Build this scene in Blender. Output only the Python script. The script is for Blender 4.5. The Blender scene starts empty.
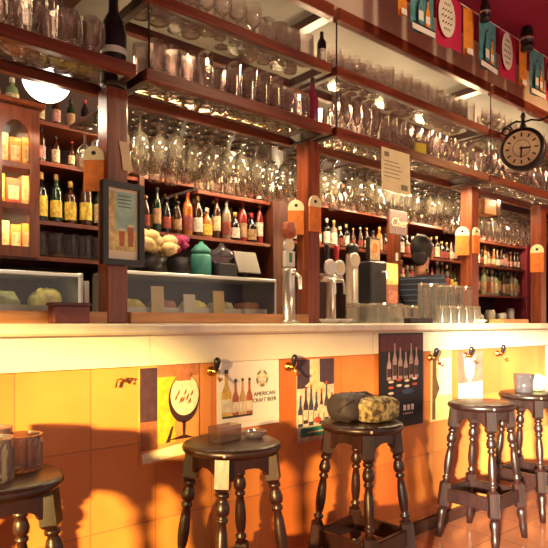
import bpy, math, random
from mathutils import Vector, Matrix
random.seed(7)
SC = bpy.context.scene
COL = SC.collection
R = math.radians

# ------------------------------------------------------------------ camera
HC, FPX, HY = 1.14, 600.0, 323.0
TH = R(49.2)
CA, SA = math.cos(TH), math.sin(TH)
cam = bpy.data.cameras.new('camera')
cam.sensor_width = 36.0
cam.lens = FPX / 548.0 * 36.0
cam.shift_y = (HY - 274.0) / 548.0
cam.clip_start = 0.05
co = bpy.data.objects.new('camera', cam)
co.location = (0, 0, HC)
co.rotation_euler = (R(90), 0, TH - R(90))
COL.objects.link(co)
SC.camera = co

# ------------------------------------------------------------------ world, sun, large lights, exposure
w = bpy.data.worlds.new('world')
SC.world = w
w.use_nodes = True
w.node_tree.nodes['Background'].inputs[0].default_value = (0.46, 0.28, 0.70, 1)
w.node_tree.nodes['Background'].inputs[1].default_value = 0.12

def lamp(name, kind, loc, energy, color, direction=None, **kw):
    l = bpy.data.lights.new(name, kind)
    l.energy = energy
    l.color = color
    for k, v in kw.items():
        setattr(l, k, v)
    o = bpy.data.objects.new(name, l)
    o.location = loc
    if direction is not None:
        o.rotation_euler = Vector(direction).to_track_quat('-Z', 'Y').to_euler()
    COL.objects.link(o)
    return o

lamp('sun', 'SUN', (-4, -2, 3), 36.0, (1.0, 0.88, 0.58), (0.89, 0.445, -0.14), angle=R(3.0))
lamp('front_fill_light', 'AREA', (2.4, -2.9, 1.7), 56, (1.0, 0.80, 0.55), (0.12, 1, -0.02), shape='RECTANGLE', size=6.5, size_y=2.2)  # added soft fill from behind the camera, no window stands there
lamp('added_spot', 'SPOT', (2.4, 0.0, 2.7), 55, (1.0, 0.74, 0.42), (0.1, 2.1, -0.9), spot_size=R(80), spot_blend=0.7, shadow_soft_size=0.12)  # added spot brightening the taps and badges, no fixture
lamp('added_spot', 'SPOT', (4.6, 0.3, 2.5), 150, (1.0, 0.58, 0.22), (-0.55, 1.9, -0.75), spot_size=R(70), spot_blend=0.6, shadow_soft_size=0.12)  # added warm spot brightening the front faces of the posts
for i_, (lx, e_) in enumerate(((0.7, 3), (1.7, 15), (2.6, 20), (3.4, 24), (4.3, 28), (5.2, 28))):
    lamp('aisle_fill_light', 'POINT', (lx, 2.62, 2.36), e_, (1.0, 0.70, 0.38), shadow_soft_size=0.07)  # added points without fixtures, brightening the ceiling and shelf glasses
for i_, (lx, e_) in enumerate(((1.3, 1.3), (2.1, 2.0), (3.2, 2.2), (4.4, 3.0), (5.4, 3.2))):
    lamp('bottle_fill_light', 'AREA', (lx, 2.82, 2.04), e_, (1.0, 0.66, 0.36), (0, 0.45, -1), shape='RECTANGLE', size=0.7, size_y=0.06)  # added fill aimed at the bottles from under the racks

for (lx, ly, e_) in ((0.55, 0.7, 1.0), (1.6, 0.9, 2.6), (2.83, 1.3, 4.0), (4.3, 1.3, 5.0)):
    lamp('shelf_glow_fill', 'AREA', (lx, 2.262, 2.10), e_, (1.0, 0.58, 0.22), (0, -0.55, 1), shape='RECTANGLE', size=ly, size_y=0.015)  # added strip that gives the lower shelf glasses their warm glow
for (lx, e_) in ((0.5, 2.5), (1.3, 4), (1.8, 4), (2.4, 6), (2.9, 9), (3.35, 10), (4.1, 5)):
    lamp('counter_fill_light', 'AREA', (lx, 2.20, 2.03), e_, (1.0, 0.76, 0.42), (0, 0.05, -1), shape='DISK', size=0.09)  # added fill over the counter things, no lamps built under the shelf
for (lx, e_) in ((1.35, 1.6), (1.75, 2.2), (2.15, 3.0), (2.5, 3.5), (3.0, 3.5), (3.5, 4.0), (4.0, 5.0), (4.5, 5.0), (5.1, 5.0)):
    lamp('rack_fill_light', 'POINT', (lx, 2.86, 2.03), e_, (1.0, 0.74, 0.42), shadow_soft_size=0.03)  # added points backlighting the hanging glasses and bottles
vs = SC.view_settings
vs.view_transform = 'Standard'
vs.look = 'None'
vs.exposure = 0.12
vs.gamma = 1.0
vs.use_curve_mapping = False
try:
    SC.cycles.transparent_max_bounces = 32
    SC.cycles.max_bounces = 12
    SC.cycles.transmission_bounces = 12
    SC.cycles.caustics_reflective = False
    SC.cycles.caustics_refractive = False
    SC.cycles.sample_clamp_indirect = 4.0
except Exception:
    pass

def at(px, py, Y):
    """a point of the photograph on the vertical plane at depth Y of the bar -> (x, y, z)"""
    t = (px - 274.0) / FPX
    s = Y / (SA - t * CA)
    return Vector(((CA + t * SA) * s, Y, HC + (HY - py) * s / FPX))

# ------------------------------------------------------------------ materials
def newmat(name):
    m = bpy.data.materials.new(name)
    m.use_nodes = True
    nt = m.node_tree
    for n in list(nt.nodes):
        nt.nodes.remove(n)
    out = nt.nodes.new('ShaderNodeOutputMaterial')
    return m, nt, out

def plain(name, c, rough=0.5, metal=0.0, emit=0.0, vary=0.0, scale=12.0, spec=0.5):
    m, nt, out = newmat(name)
    b = nt.nodes.new('ShaderNodeBsdfPrincipled')
    b.inputs['Base Color'].default_value = (*c, 1)
    b.inputs['Roughness'].default_value = rough
    b.inputs['Metallic'].default_value = metal
    b.inputs['Specular IOR Level'].default_value = spec
    if vary:
        tc = nt.nodes.new('ShaderNodeTexCoord')
        n = nt.nodes.new('ShaderNodeTexNoise')
        n.inputs['Scale'].default_value = scale
        n.inputs['Detail'].default_value = 4
        r = nt.nodes.new('ShaderNodeValToRGB')
        r.color_ramp.elements[0].position = 0.3
        r.color_ramp.elements[1].position = 0.7
        r.color_ramp.elements[0].color = (*[x * (1 - vary) for x in c], 1)
        r.color_ramp.elements[1].color = (*[min(1, x * (1 + vary)) for x in c], 1)
        nt.links.new(tc.outputs['Object'], n.inputs['Vector'])
        nt.links.new(n.outputs['Fac'], r.inputs['Fac'])
        nt.links.new(r.outputs['Color'], b.inputs['Base Color'])
    if emit:
        b.inputs['Emission Color'].default_value = (*c, 1)
        b.inputs['Emission Strength'].default_value = emit
    nt.links.new(b.outputs[0], out.inputs[0])
    return m

def wood(name, dark, light, rough=0.35, stretch=(3, 40, 40)):
    m, nt, out = newmat(name)
    b = nt.nodes.new('ShaderNodeBsdfPrincipled')
    tc = nt.nodes.new('ShaderNodeTexCoord')
    mp = nt.nodes.new('ShaderNodeMapping')
    mp.inputs['Scale'].default_value = stretch
    n = nt.nodes.new('ShaderNodeTexNoise')
    n.inputs['Scale'].default_value = 1.0
    n.inputs['Detail'].default_value = 6
    n.inputs['Distortion'].default_value = 0.6
    r = nt.nodes.new('ShaderNodeValToRGB')
    r.color_ramp.elements[0].position = 0.32
    r.color_ramp.elements[1].position = 0.68
    r.color_ramp.elements[0].color = (*dark, 1)
    r.color_ramp.elements[1].color = (*light, 1)
    bm = nt.nodes.new('ShaderNodeBump')
    bm.inputs['Strength'].default_value = 0.15
    bm.inputs['Distance'].default_value = 0.01
    nt.links.new(tc.outputs['Object'], mp.inputs['Vector'])
    nt.links.new(mp.outputs[0], n.inputs['Vector'])
    nt.links.new(n.outputs['Fac'], r.inputs['Fac'])
    nt.links.new(r.outputs['Color'], b.inputs['Base Color'])
    nt.links.new(n.outputs['Fac'], bm.inputs['Height'])
    nt.links.new(bm.outputs[0], b.inputs['Normal'])
    b.inputs['Roughness'].default_value = rough
    nt.links.new(b.outputs[0], out.inputs[0])
    return m

def glass(name, tint=(0.9, 0.88, 0.86), body=(0.8, 0.7, 0.65), haze=0.10, rough=0.06, edge=0.75, rim=1.0, gloss=(1, 1, 1), refr=0.0, base=0.05):
    """thin-walled glass: see-through, mirror-like towards grazing angles, slightly milky"""
    m, nt, out = newmat(name)
    tr = nt.nodes.new('ShaderNodeBsdfTransparent')
    tr.inputs[0].default_value = (*tint, 1)
    gl = nt.nodes.new('ShaderNodeBsdfGlossy')
    gl.inputs['Color'].default_value = (*gloss, 1)
    gl.inputs['Roughness'].default_value = rough
    df = nt.nodes.new('ShaderNodeBsdfDiffuse')
    df.inputs[0].default_value = (*body, 1)
    tl = nt.nodes.new('ShaderNodeBsdfTranslucent')
    tl.inputs[0].default_value = (*body, 1)
    ad = nt.nodes.new('ShaderNodeMixShader')
    ad.inputs[0].default_value = 0.5
    nt.links.new(df.outputs[0], ad.inputs[1])
    nt.links.new(tl.outputs[0], ad.inputs[2])
    m1 = nt.nodes.new('ShaderNodeMixShader')
    m1.inputs[0].default_value = haze
    nt.links.new(tr.outputs[0], m1.inputs[1])
    nt.links.new(ad.outputs[0], m1.inputs[2])
    lw = nt.nodes.new('ShaderNodeLayerWeight')
    lw.inputs[0].default_value = 0.5
    pw = nt.nodes.new('ShaderNodeMath'); pw.operation = 'POWER'; pw.inputs[1].default_value = 3.0
    fr = nt.nodes.new('ShaderNodeMath'); fr.operation = 'MULTIPLY_ADD'; fr.use_clamp = True
    fr.inputs[1].default_value = edge; fr.inputs[2].default_value = base
    m2 = nt.nodes.new('ShaderNodeMixShader')
    nt.links.new(lw.outputs['Facing'], pw.inputs[0])
    p2 = nt.nodes.new('ShaderNodeMath'); p2.operation = 'POWER'; p2.inputs[1].default_value = 2.0
    mc = nt.nodes.new('ShaderNodeMixRGB')
    mc.inputs[1].default_value = (*tint, 1)
    mc.inputs[2].default_value = (*[x * rim for x in tint], 1)
    nt.links.new(lw.outputs['Facing'], p2.inputs[0])
    nt.links.new(p2.outputs[0], mc.inputs[0])
    nt.links.new(mc.outputs[0], tr.inputs[0])
    nt.links.new(pw.outputs[0], fr.inputs[0])
    nt.links.new(fr.outputs[0], m2.inputs[0])
    nt.links.new(m1.outputs[0], m2.inputs[1])
    nt.links.new(gl.outputs[0], m2.inputs[2])
    last = m2
    if refr:
        gb = nt.nodes.new('ShaderNodeBsdfGlass')
        gb.inputs['Color'].default_value = (*tint, 1)
        gb.inputs['Roughness'].default_value = 0.02
        gb.inputs['IOR'].default_value = 1.42
        m3 = nt.nodes.new('ShaderNodeMixShader')
        m3.inputs[0].default_value = refr
        nt.links.new(m2.outputs[0], m3.inputs[1])
        nt.links.new(gb.outputs[0], m3.inputs[2])
        last = m3
    nt.links.new(last.outputs[0], out.inputs[0])
    return m

def tiles(name, c1, c2, mortar, bw, rh, msize, offx=0.0, offz=0.0, rough=0.3, flat=False):
    m, nt, out = newmat(name)
    b = nt.nodes.new('ShaderNodeBsdfPrincipled')
    tc = nt.nodes.new('ShaderNodeTexCoord')
    sp = nt.nodes.new('ShaderNodeSeparateXYZ')
    cb = nt.nodes.new('ShaderNodeCombineXYZ')
    ax = nt.nodes.new('ShaderNodeMath'); ax.inputs[1].default_value = offx
    az = nt.nodes.new('ShaderNodeMath'); az.inputs[1].default_value = offz
    nt.links.new(tc.outputs['Object'], sp.inputs[0])
    nt.links.new(sp.outputs['X'], ax.inputs[0])
    nt.links.new(sp.outputs['Y' if flat else 'Z'], az.inputs[0])
    nt.links.new(ax.outputs[0], cb.inputs[0])
    nt.links.new(az.outputs[0], cb.inputs[1])
    br = nt.nodes.new('ShaderNodeTexBrick')
    br.offset = 0.0
    br.inputs['Color1'].default_value = (*c1, 1)
    br.inputs['Color2'].default_value = (*c2, 1)
    br.inputs['Mortar'].default_value = (*mortar, 1)
    br.inputs['Scale'].default_value = 1.0
    br.inputs['Mortar Size'].default_value = msize
    br.inputs['Brick Width'].default_value = bw
    br.inputs['Row Height'].default_value = rh
    nt.links.new(cb.outputs[0], br.inputs['Vector'])
    n = nt.nodes.new('ShaderNodeTexNoise')
    n.inputs['Scale'].default_value = 3.0
    n.inputs['Detail'].default_value = 5
    nt.links.new(tc.outputs['Object'], n.inputs['Vector'])
    mx = nt.nodes.new('ShaderNodeMixRGB')
    mx.blend_type = 'OVERLAY'
    mx.inputs[0].default_value = 0.45
    nt.links.new(br.outputs['Color'], mx.inputs[1])
    nt.links.new(n.outputs['Fac'], mx.inputs[2])
    nt.links.new(mx.outputs[0], b.inputs['Base Color'])
    bm = nt.nodes.new('ShaderNodeBump')
    bm.inputs['Strength'].default_value = 0.12
    bm.inputs['Distance'].default_value = 0.01
    bm.invert = True
    nt.links.new(br.outputs['Fac'], bm.inputs['Height'])
    nt.links.new(bm.outputs[0], b.inputs['Normal'])
    b.inputs['Roughness'].default_value = rough
    nt.links.new(b.outputs[0], out.inputs[0])
    return m

M = {}
M['beam'] = wood('red_brown_beam', (0.10, 0.018, 0.010), (0.26, 0.055, 0.022))
M['post'] = wood('post_wood', (0.13, 0.024, 0.012), (0.32, 0.070, 0.025), 0.32, (40, 40, 3))
M['mid'] = wood('mid_brown_wood', (0.05, 0.012, 0.008), (0.13, 0.032, 0.014), 0.4, (40, 40, 3))
M['darkwood'] = wood('dark_wood', (0.022, 0.008, 0.008), (0.06, 0.018, 0.014), 0.4)
M['stool'] = wood('stool_wood', (0.008, 0.003, 0.004), (0.024, 0.007, 0.007), 0.36, (30, 30, 8))
M['cab'] = wood('cabinet_wood', (0.10, 0.020, 0.008), (0.23, 0.052, 0.016), 0.3, (30, 30, 3))
M['ledge'] = wood('ledge_wood', (0.42, 0.17, 0.06), (0.62, 0.30, 0.12), 0.4)
M['tile'] = tiles('terracotta_tile', (0.66, 0.25, 0.065), (0.56, 0.17, 0.045), (0.40, 0.15, 0.06), 0.25, 0.29, 0.0025, offx=0.135, offz=0.165, rough=0.35)
M['floor'] = tiles('floor_tile', (0.46, 0.17, 0.09), (0.36, 0.12, 0.07), (0.22, 0.09, 0.05), 0.33, 0.33, 0.004, rough=0.16, flat=True)
M['cream'] = plain('cream_paint', (0.80, 0.76, 0.62), 0.4, vary=0.06, scale=5)
M['marble'] = plain('cream_marble', (0.82, 0.77, 0.64), 0.25, vary=0.12, scale=9)
M['crimson'] = plain('crimson_paint', (0.26, 0.006, 0.060), 0.8, vary=0.1, scale=2)
M['endred'] = plain('dark_red_paint', (0.20, 0.012, 0.03), 0.6, vary=0.15, scale=4)
M['deep'] = plain('deep_purple_laminate', (0.030, 0.014, 0.028), 0.9, spec=0.1)
M['beige'] = plain('beige_plaster', (0.125, 0.110, 0.092), 0.7, vary=0.35, scale=2)
M['fascia'] = plain('grey_tan_plaster', (0.62, 0.50, 0.42), 0.7, vary=0.15, scale=3)
M['backwall'] = plain('maroon_wall', (0.035, 0.010, 0.014), 0.6, vary=0.2, scale=3)
M['plaster'] = plain('plaster', (0.45, 0.32, 0.26), 0.8, vary=0.1, scale=3)
M['black'] = plain('black_lacquer', (0.012, 0.010, 0.014), 0.35)
M['matblack'] = plain('matt_black', (0.02, 0.016, 0.022), 0.7)
M['iron'] = plain('wrought_iron', (0.03, 0.022, 0.03), 0.4, 0.6)
M['chrome'] = plain('chrome', (0.75, 0.70, 0.62), 0.30, 0.75)
M['brass'] = plain('brass', (0.62, 0.36, 0.12), 0.3, 1.0)
M['steel'] = plain('brushed_steel', (0.70, 0.68, 0.62), 0.35, 0.8)
M['white'] = plain('white_enamel', (0.82, 0.80, 0.74), 0.35)
M['paper'] = plain('white_paper', (0.84, 0.82, 0.76), 0.6)
M['yellowpaper'] = plain('yellowed_paper', (0.86, 0.78, 0.48), 0.7, vary=0.08, scale=10)
M['orange'] = plain('orange_card', (0.70, 0.20, 0.03), 0.55, vary=0.25, scale=25)
M['red'] = plain('red_plastic', (0.55, 0.03, 0.03), 0.35)
M['glass'] = glass('clear_glass', (0.90, 0.86, 0.86), (0.9, 0.75, 0.6), 0.06, 0.06, 0.6, 0.15, refr=0.6)
M['glass2'] = glass('smoky_glass', (0.80, 0.74, 0.76), (0.9, 0.75, 0.6), 0.08, 0.08, 0.6, 0.12, refr=0.6)
M['base'] = glass('thick_glass_base', (0.72, 0.66, 0.66), (0.9, 0.75, 0.55), 0.30, 0.10, 0.7, 0.2, refr=0.4)
M['litglass'] = glass('lit_haze_glass', (0.86, 0.84, 0.80), (0.9, 0.85, 0.75), 0.24, 0.08, 0.8, 0.3, refr=0.35)  # clear glass, with haze standing in for bright light on it
M['hung'] = glass('hung_lit_glass', (0.92, 0.89, 0.86), (0.95, 0.84, 0.62), 0.20, 0.06, 0.7, 0.15, refr=0.5)  # extra haze put in so the hanging glasses look brightly lit
M['pane'] = glass('shelf_glass', (0.92, 0.92, 0.90), (0.7, 0.65, 0.6), 0.02, 0.10, 0.35, base=0.02)
M['greyglass'] = glass('grey_pressed_glass', (0.68, 0.64, 0.70), (0.40, 0.36, 0.44), 0.32, 0.12, 0.7, 0.15, refr=0.3)
M['globe'] = plain('lit_opal_globe', (1.0, 0.90, 0.74), 0.4, emit=6.0)

# ------------------------------------------------------------------ mesh builder
class MB:
    def __init__(s):
        s.v, s.f, s.mi, s.sm = [], [], [], []
    def _add(s, vs, fs, mi=0, smooth=False, mx=None):
        b = len(s.v)
        for p in vs:
            p = Vector(p)
            s.v.append(tuple(mx @ p) if mx is not None else tuple(p))
        for q in fs:
            s.f.append([b + i for i in q]); s.mi.append(mi); s.sm.append(smooth)
        return s
    def box(s, x0, x1, y0, y1, z0, z1, mi=0, mx=None, bev=0.0):
        if bev <= 0:
            vs = [(x, y, z) for z in (z0, z1) for y in (y0, y1) for x in (x0, x1)]
            return s._add(vs, [(0, 2, 3, 1), (4, 5, 7, 6), (0, 1, 5, 4), (1, 3, 7, 5), (3, 2, 6, 7), (2, 0, 4, 6)], mi, False, mx)
        b = min(bev, (x1 - x0) / 2.01, (y1 - y0) / 2.01, (z1 - z0) / 2.01)
        def ring(k, z):
            X0, X1, Y0, Y1 = x0 + k, x1 - k, y0 + k, y1 - k
            e = b if k == 0 else 0.0
            e = max(e, b * 0.6)
            return [(X0 + e, Y0, z), (X1 - e, Y0, z), (X1, Y0 + e, z), (X1, Y1 - e, z), (X1 - e, Y1, z), (X0 + e, Y1, z), (X0, Y1 - e, z), (X0, Y0 + e, z)]
        vs = ring(b, z0) + ring(0, z0 + b) + ring(0, z1 - b) + ring(b, z1)
        fs = []
        for k in range(3):
            for i in range(8):
                j = (i + 1) % 8
                fs.append((k * 8 + i, k * 8 + j, (k + 1) * 8 + j, (k + 1) * 8 + i))
        fs.append(tuple(range(7, -1, -1))); fs.append(tuple(range(24, 32)))
        return s._add(vs, fs, mi, False, mx)
    def lathe(s, prof, seg=16, mi=0, mx=None, smooth=True, cap0=True, cap1=True, sx=1.0, sy=1.0):
        vs, fs = [], []
        n = len(prof)
        for r, z in prof:
            for i in range(seg):
                a = 2 * math.pi * (i + 0.5) / seg
                vs.append((r * math.cos(a) * sx, r * math.sin(a) * sy, z))
        for k in range(n - 1):
            for i in range(seg):
                j = (i + 1) % seg
                fs.append((k * seg + i, k * seg + j, (k + 1) * seg + j, (k + 1) * seg + i))
        s._add(vs, fs, mi, smooth, mx)
        b = len(s.v) - n * seg
        if cap0 and prof[0][0] > 1e-5:
            s.f.append([b + i for i in range(seg - 1, -1, -1)]); s.mi.append(mi); s.sm.append(False)
        if cap1 and prof[-1][0] > 1e-5:
            s.f.append([b + (n - 1) * seg + i for i in range(seg)]); s.mi.append(mi); s.sm.append(False)
        return s
    def tube(s, pts, r, seg=8, mi=0, closed=False):
        pts = [Vector(p) for p in pts]
        n = len(pts)
        vs, fs = [], []
        up = Vector((0, 0, 1))
        for k, p in enumerate(pts):
            if closed:
                d = pts[(k + 1) % n] - pts[k - 1]
            else:
                d = pts[min(k + 1, n - 1)] - pts[max(k - 1, 0)]
            d.normalize()
            a = d.cross(up)
            if a.length < 1e-3:
                a = d.cross(Vector((0, 1, 0)))
            a.normalize()
            b = d.cross(a)
            rr = r[k] if isinstance(r, (list, tuple)) else r
            for i in range(seg):
                t = 2 * math.pi * i / seg
                vs.append(p + a * (rr * math.cos(t)) + b * (rr * math.sin(t)))
        m = n if closed else n - 1
        for k in range(m):
            for i in range(seg):
                j = (i + 1) % seg
                k2 = (k + 1) % n
                fs.append((k * seg + i, k * seg + j, k2 * seg + j, k2 * seg + i))
        if not closed:
            fs.append(tuple(range(seg))); fs.append(tuple((n - 1) * seg + i for i in range(seg - 1, -1, -1)))
        return s._add(vs, fs, mi, True)
    def prism(s, pts, y0, y1, mi=0, mx=None):
        """outline in x,z pushed through y"""
        n = len(pts)
        vs = [(x, y0, z) for x, z in pts] + [(x, y1, z) for x, z in pts]
        fs = [tuple(range(n)), tuple(range(2 * n - 1, n - 1, -1))]
        for i in range(n):
            j = (i + 1) % n
            fs.append((i, i + n, j + n, j))
        return s._add(vs, fs, mi, False, mx)
    def blob(s, c, rx, ry, rz, mi=0, seg=20, rings=12, e=1.0, jit=0.0, seed=0, mx=None):
        rnd = random.Random(seed)
        def sg(a, p):
            return math.copysign(abs(a) ** p, a)
        vs, fs = [], []
        ph = [rnd.uniform(0, 6.28) for _ in range(6)]
        for k in range(rings + 1):
            u = -math.pi / 2 + math.pi * k / rings
            for i in range(seg):
                a = 2 * math.pi * i / seg
                j = 1 + jit * (math.sin(3 * a + ph[0] + 4 * u) + math.sin(5 * a + ph[1] - 3 * u) + math.sin(7 * u + ph[2] + 2 * a)) / 3
                vs.append((c[0] + rx * j * sg(math.cos(u), e) * sg(math.cos(a), e), c[1] + ry * j * sg(math.cos(u), e) * sg(math.sin(a), e), c[2] + rz * j * sg(math.sin(u), e)))
        for k in range(rings):
            for i in range(seg):
                j = (i + 1) % seg
                fs.append((k * seg + i, k * seg + j, (k + 1) * seg + j, (k + 1) * seg + i))
        return s._add(vs, fs, mi, True, mx)
    def mesh(s, name, mats):
        me = bpy.data.meshes.new(name)
        me.from_pydata(s.v, [], s.f)
        for m in (mats if isinstance(mats, (list, tuple)) else [mats]):
            me.materials.append(m)
        me.polygons.foreach_set('material_index', s.mi)
        me.polygons.foreach_set('use_smooth', s.sm)
        me.update()
        return me
    def build(s, name, mats, parent=None, loc=(0, 0, 0), rot=(0, 0, 0)):
        return put(name, s.mesh(name, mats), parent, loc, rot)

def put(name, me, parent=None, loc=(0, 0, 0), rot=(0, 0, 0)):
    o = bpy.data.objects.new(name, me)
    COL.objects.link(o)
    o.location = loc
    o.rotation_euler = rot
    if parent is not None:
        o.parent = parent
    return o

def tag(o, label, cat, group=None):
    o['label'] = label
    o['category'] = cat
    if group:
        o['group'] = group
    return o

def empty(name, label, cat, loc=(0, 0, 0), rz=0.0, group=None):
    o = bpy.data.objects.new(name, None)
    o.empty_display_size = 0.1
    COL.objects.link(o)
    o.location = loc
    o.rotation_euler = (0, 0, rz)
    return tag(o, label, cat, group)

def struct(o):
    o['kind'] = 'structure'
    return o

def kids(o):
    return [c for c in ALL_KIDS.get(o.name, [])]
ALL_KIDS = {}

def copy_tree(o, parent=None):
    c = o.copy()
    COL.objects.link(c)
    if parent is not None:
        c.parent = parent
    for ch in list(o.children):
        copy_tree(ch, c)
    return c

def text(name, body, size, mat, parent, loc, align='CENTER', rot=(R(90), 0, 0), ext=0.0006, shear=0.0):
    cu = bpy.data.curves.new(name, 'FONT')
    cu.body = body
    cu.size = size
    cu.align_x = align
    cu.align_y = 'CENTER'
    cu.extrude = ext
    cu.shear = shear
    cu.materials.append(mat)
    tmp = bpy.data.objects.new(name, cu)
    COL.objects.link(tmp)
    me = bpy.data.meshes.new_from_object(tmp.evaluated_get(bpy.context.evaluated_depsgraph_get()))
    bpy.data.objects.remove(tmp)
    me.name = name
    return put(name, me, parent, loc, rot)

def circle(cx, cz, rx, rz=None, n=24, a0=0.0, a1=360.0):
    rz = rz if rz is not None else rx
    k = n if abs(a1 - a0) >= 360 else n + 1
    return [(cx + rx * math.cos(R(a0 + (a1 - a0) * i / n)), cz + rz * math.sin(R(a0 + (a1 - a0) * i / n))) for i in range(k)]

# ------------------------------------------------------------------ the setting
PY = 1.96                       # front of the tiled bar panel
X0, X1 = -2.2, 7.2
BW = 3.36                       # back wall
struct(MB().box(X0, X1, -3.0, BW, -0.06, 0.0).build('floor', M['floor']))
struct(MB().box(X0, X1, -3.0, 2.0, 2.88, 2.94).build('ceiling', M['crimson']))
struct(MB().box(X0, X1, 2.05, BW, 2.70, 2.76).build('ceiling_behind_bar', M['beige']))
struct(MB().box(X0, X1, BW, BW + 0.08, 0.0, 2.94).build('wall_back', M['backwall']))
struct(MB().box(X1, X1 + 0.08, -3.0, BW, 0.0, 2.94).build('wall_right', M['backwall']))
# unseen left wall, window openings placed and sized to shape the low sun: (y0, y1, z0, z1)
wins = [(-1.60, -0.62, 0.02, 2.02), (-0.52, 0.10, 0.30, 1.72), (0.18, 0.95, 0.02, 1.60)]
wl = MB()
ycur = -3.0
for (a, b, c, d) in wins:
    wl.box(X0 - 0.06, X0, ycur, a, 0, 2.94)
    wl.box(X0 - 0.06, X0, a, b, 0, c)
    wl.box(X0 - 0.06, X0, a, b, d, 2.94)
    ycur = b
wl.box(X0 - 0.06, X0, ycur, BW, 0, 2.94)
struct(wl.build('wall_left', M['plaster']))
M['dimwin'] = glass('sun_dimming_glass', (0.60, 0.48, 0.34), (0.5, 0.4, 0.3), 0.0, 0.05, 0.2)  # made-up tint dimming the sun on the middle of the bar front
M['amberdim'] = glass('amber_sun_dimming_glass', (0.88, 0.76, 0.50), (0.5, 0.4, 0.3), 0.0, 0.05, 0.2)  # made-up amber tint dimming the sun on the left tiles
M['clearwin'] = glass('clear_window_glass', (0.97, 0.97, 0.95), (0.5, 0.4, 0.3), 0.0, 0.05, 0.2)
for i, ((a, b, c, d), mt) in enumerate(zip(wins, ('clearwin', 'dimwin', 'amberdim'))):
    f = MB()
    f.box(X0 - 0.05, X0 - 0.01, a, a + 0.03, c, d).box(X0 - 0.05, X0 - 0.01, b - 0.03, b, c, d)
    f.box(X0 - 0.05, X0 - 0.01, a + 0.03, b - 0.03, c, c + 0.03).box(X0 - 0.05, X0 - 0.01, a + 0.03, b - 0.03, d - 0.03, d)
    fo = struct(f.build('window_%d' % (i + 1), M['darkwood']))
    MB().box(X0 - 0.034, X0 - 0.028, a + 0.03, b - 0.03, c + 0.03, d - 0.03).build('pane', M[mt], fo)
struct(MB().box(1.10, X1, 1.99, 2.05, 2.665, 2.88).build('wall_front_fascia', M['fascia']))

# ------------------------------------------------------------------ bar counter
bar = empty('bar_counter', 'long bar counter with cream marble top, white upper band and terracotta tiled front', 'bar counter', (0, PY, 0))
MB().box(-1.6, 7.0, -0.045, 0.62, 1.098, 1.138, bev=0.008).build('counter_top', M['marble'], bar)
bb = MB()
x = -1.5
for xe in (1.087, 2.336, 3.585, 4.834, 6.9):
    bb.box(x, xe - 0.003, -0.012, 0.0, 0.985, 1.098)
    x = xe
bb.build('upper_band', M['cream'], bar)
tl = MB().box(-1.5, 6.9, 0.0, 0.05, 0.0, 1.098)
tl.build('tiled_front', M['tile'], bar)
MB().box(-1.5, 6.9, -0.018, 0.0, 0.0, 0.065).build('plinth', M['darkwood'], bar)
MB().box(-1.5, 1.0, 0.16, 0.19, 1.138, 1.182).box(1.10, 2.055, 0.16, 0.19, 1.138, 1.182).build('wooden_ledge', M['ledge'], bar)
MB().box(-1.5, 6.9, 0.05, 0.60, 0.0, 0.06).box(-1.5, 6.9, 0.56, 0.60, 0.06, 1.098).build('carcass', M['darkwood'], bar)

# back counter
bk = empty('back_counter', 'dark wooden counter running along the back wall under the bottle shelves', 'counter', (0, 2.94, 0))
MB().box(0.3, 6.2, 0.10, 0.415, 0.0, 1.10).build('carcass', M['darkwood'], bk)
MB().box(0.3, 6.2, 0.07, 0.415, 1.10, 1.14, bev=0.006).build('counter_top', M['darkwood'], bk)

# ------------------------------------------------------------------ posts
PYF = 2.14
posts = []
for (px, lab) in ((1.011, 'red brown wooden post carrying the framed beer picture'),
                  (2.07, 'red brown wooden post beside the draught beer taps'),
                  (3.57, 'red brown wooden post behind the tall glasses, orange lit front face'),
                  (4.55, 'red brown wooden post below the round clock')):
    p = MB().box(0, 0.085, 0, 0.085, 1.138, 2.048, bev=0.004).build('wooden_post', M['post'], None, (px, PYF, 0))
    tag(p, lab, 'post', 'posts along the bar')

# ------------------------------------------------------------------ overhead shelves
YF, YR = 2.0, 2.27
bays = [(-0.15, 1.06), (1.10, 2.095), (2.13, 3.535), (3.575, 5.6)]
names = ['left of the first post', 'right of the first post', 'above the draught taps', 'behind the clock']
rails = {}
def overhead(bi, z, lev):
    a, b = bays[bi]
    t = empty('overhead_shelf', '%s overhead shelf of red brown rails and glass %s' % (lev, names[bi]), 'shelf', (0, 0, z), 0, 'overhead shelves of the bar')
    MB().box(a, b, YF, YF + 0.035, -0.045, 0.0, bev=0.003).build('front_rail', M['beam'], t)
    MB().box(a, b, YR, YR + 0.035, -0.045, 0.0, bev=0.003).build('rear_rail', M['beam'], t)
    for xx in (a, b - 0.03):
        MB().box(xx, xx + 0.03, YF + 0.035, YR, -0.042, -0.002).build('side_rail', M['darkwood'], t)
    MB().box(a + 0.03, b - 0.03, YF + 0.035, YR, -0.012, -0.005).build('glass_plate', M['pane'], t)
    return t
LOWER = [overhead(bi, 2.093, 'lower') for bi in range(4)]
for bi in (1, 2, 3):
    overhead(bi, 2.388, 'upper')
# top beams
for bi in (1, 2, 3):
    a, b = bays[bi]
    tb = empty('top_beam', 'red brown ceiling beam over the glass shelves %s' % names[bi], 'beam', (0, 0, 2.605), 0, 'ceiling beams of the bar')
    MB().box(a, b, YF - 0.015, YF + 0.03, 0, 0.06, bev=0.003).build('front_rail', M['beam'], tb)
    MB().box(a, a + 0.06, YF + 0.05, 3.3, 0.055, 0.095).build('cross_rail', M['darkwood'], tb)
tag(MB().box(0.1, 1.06, 2.3, 2.36, 2.55, 2.62, bev=0.003).box(1.0, 1.06, 2.3, 2.36, 2.62, 2.70).box(0.1, 0.16, 2.3, 2.36, 2.62, 2.70).build('ceiling_beam', M['darkwood']), 'dark wooden beam under the ceiling above the first shelf of glasses', 'beam')

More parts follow.
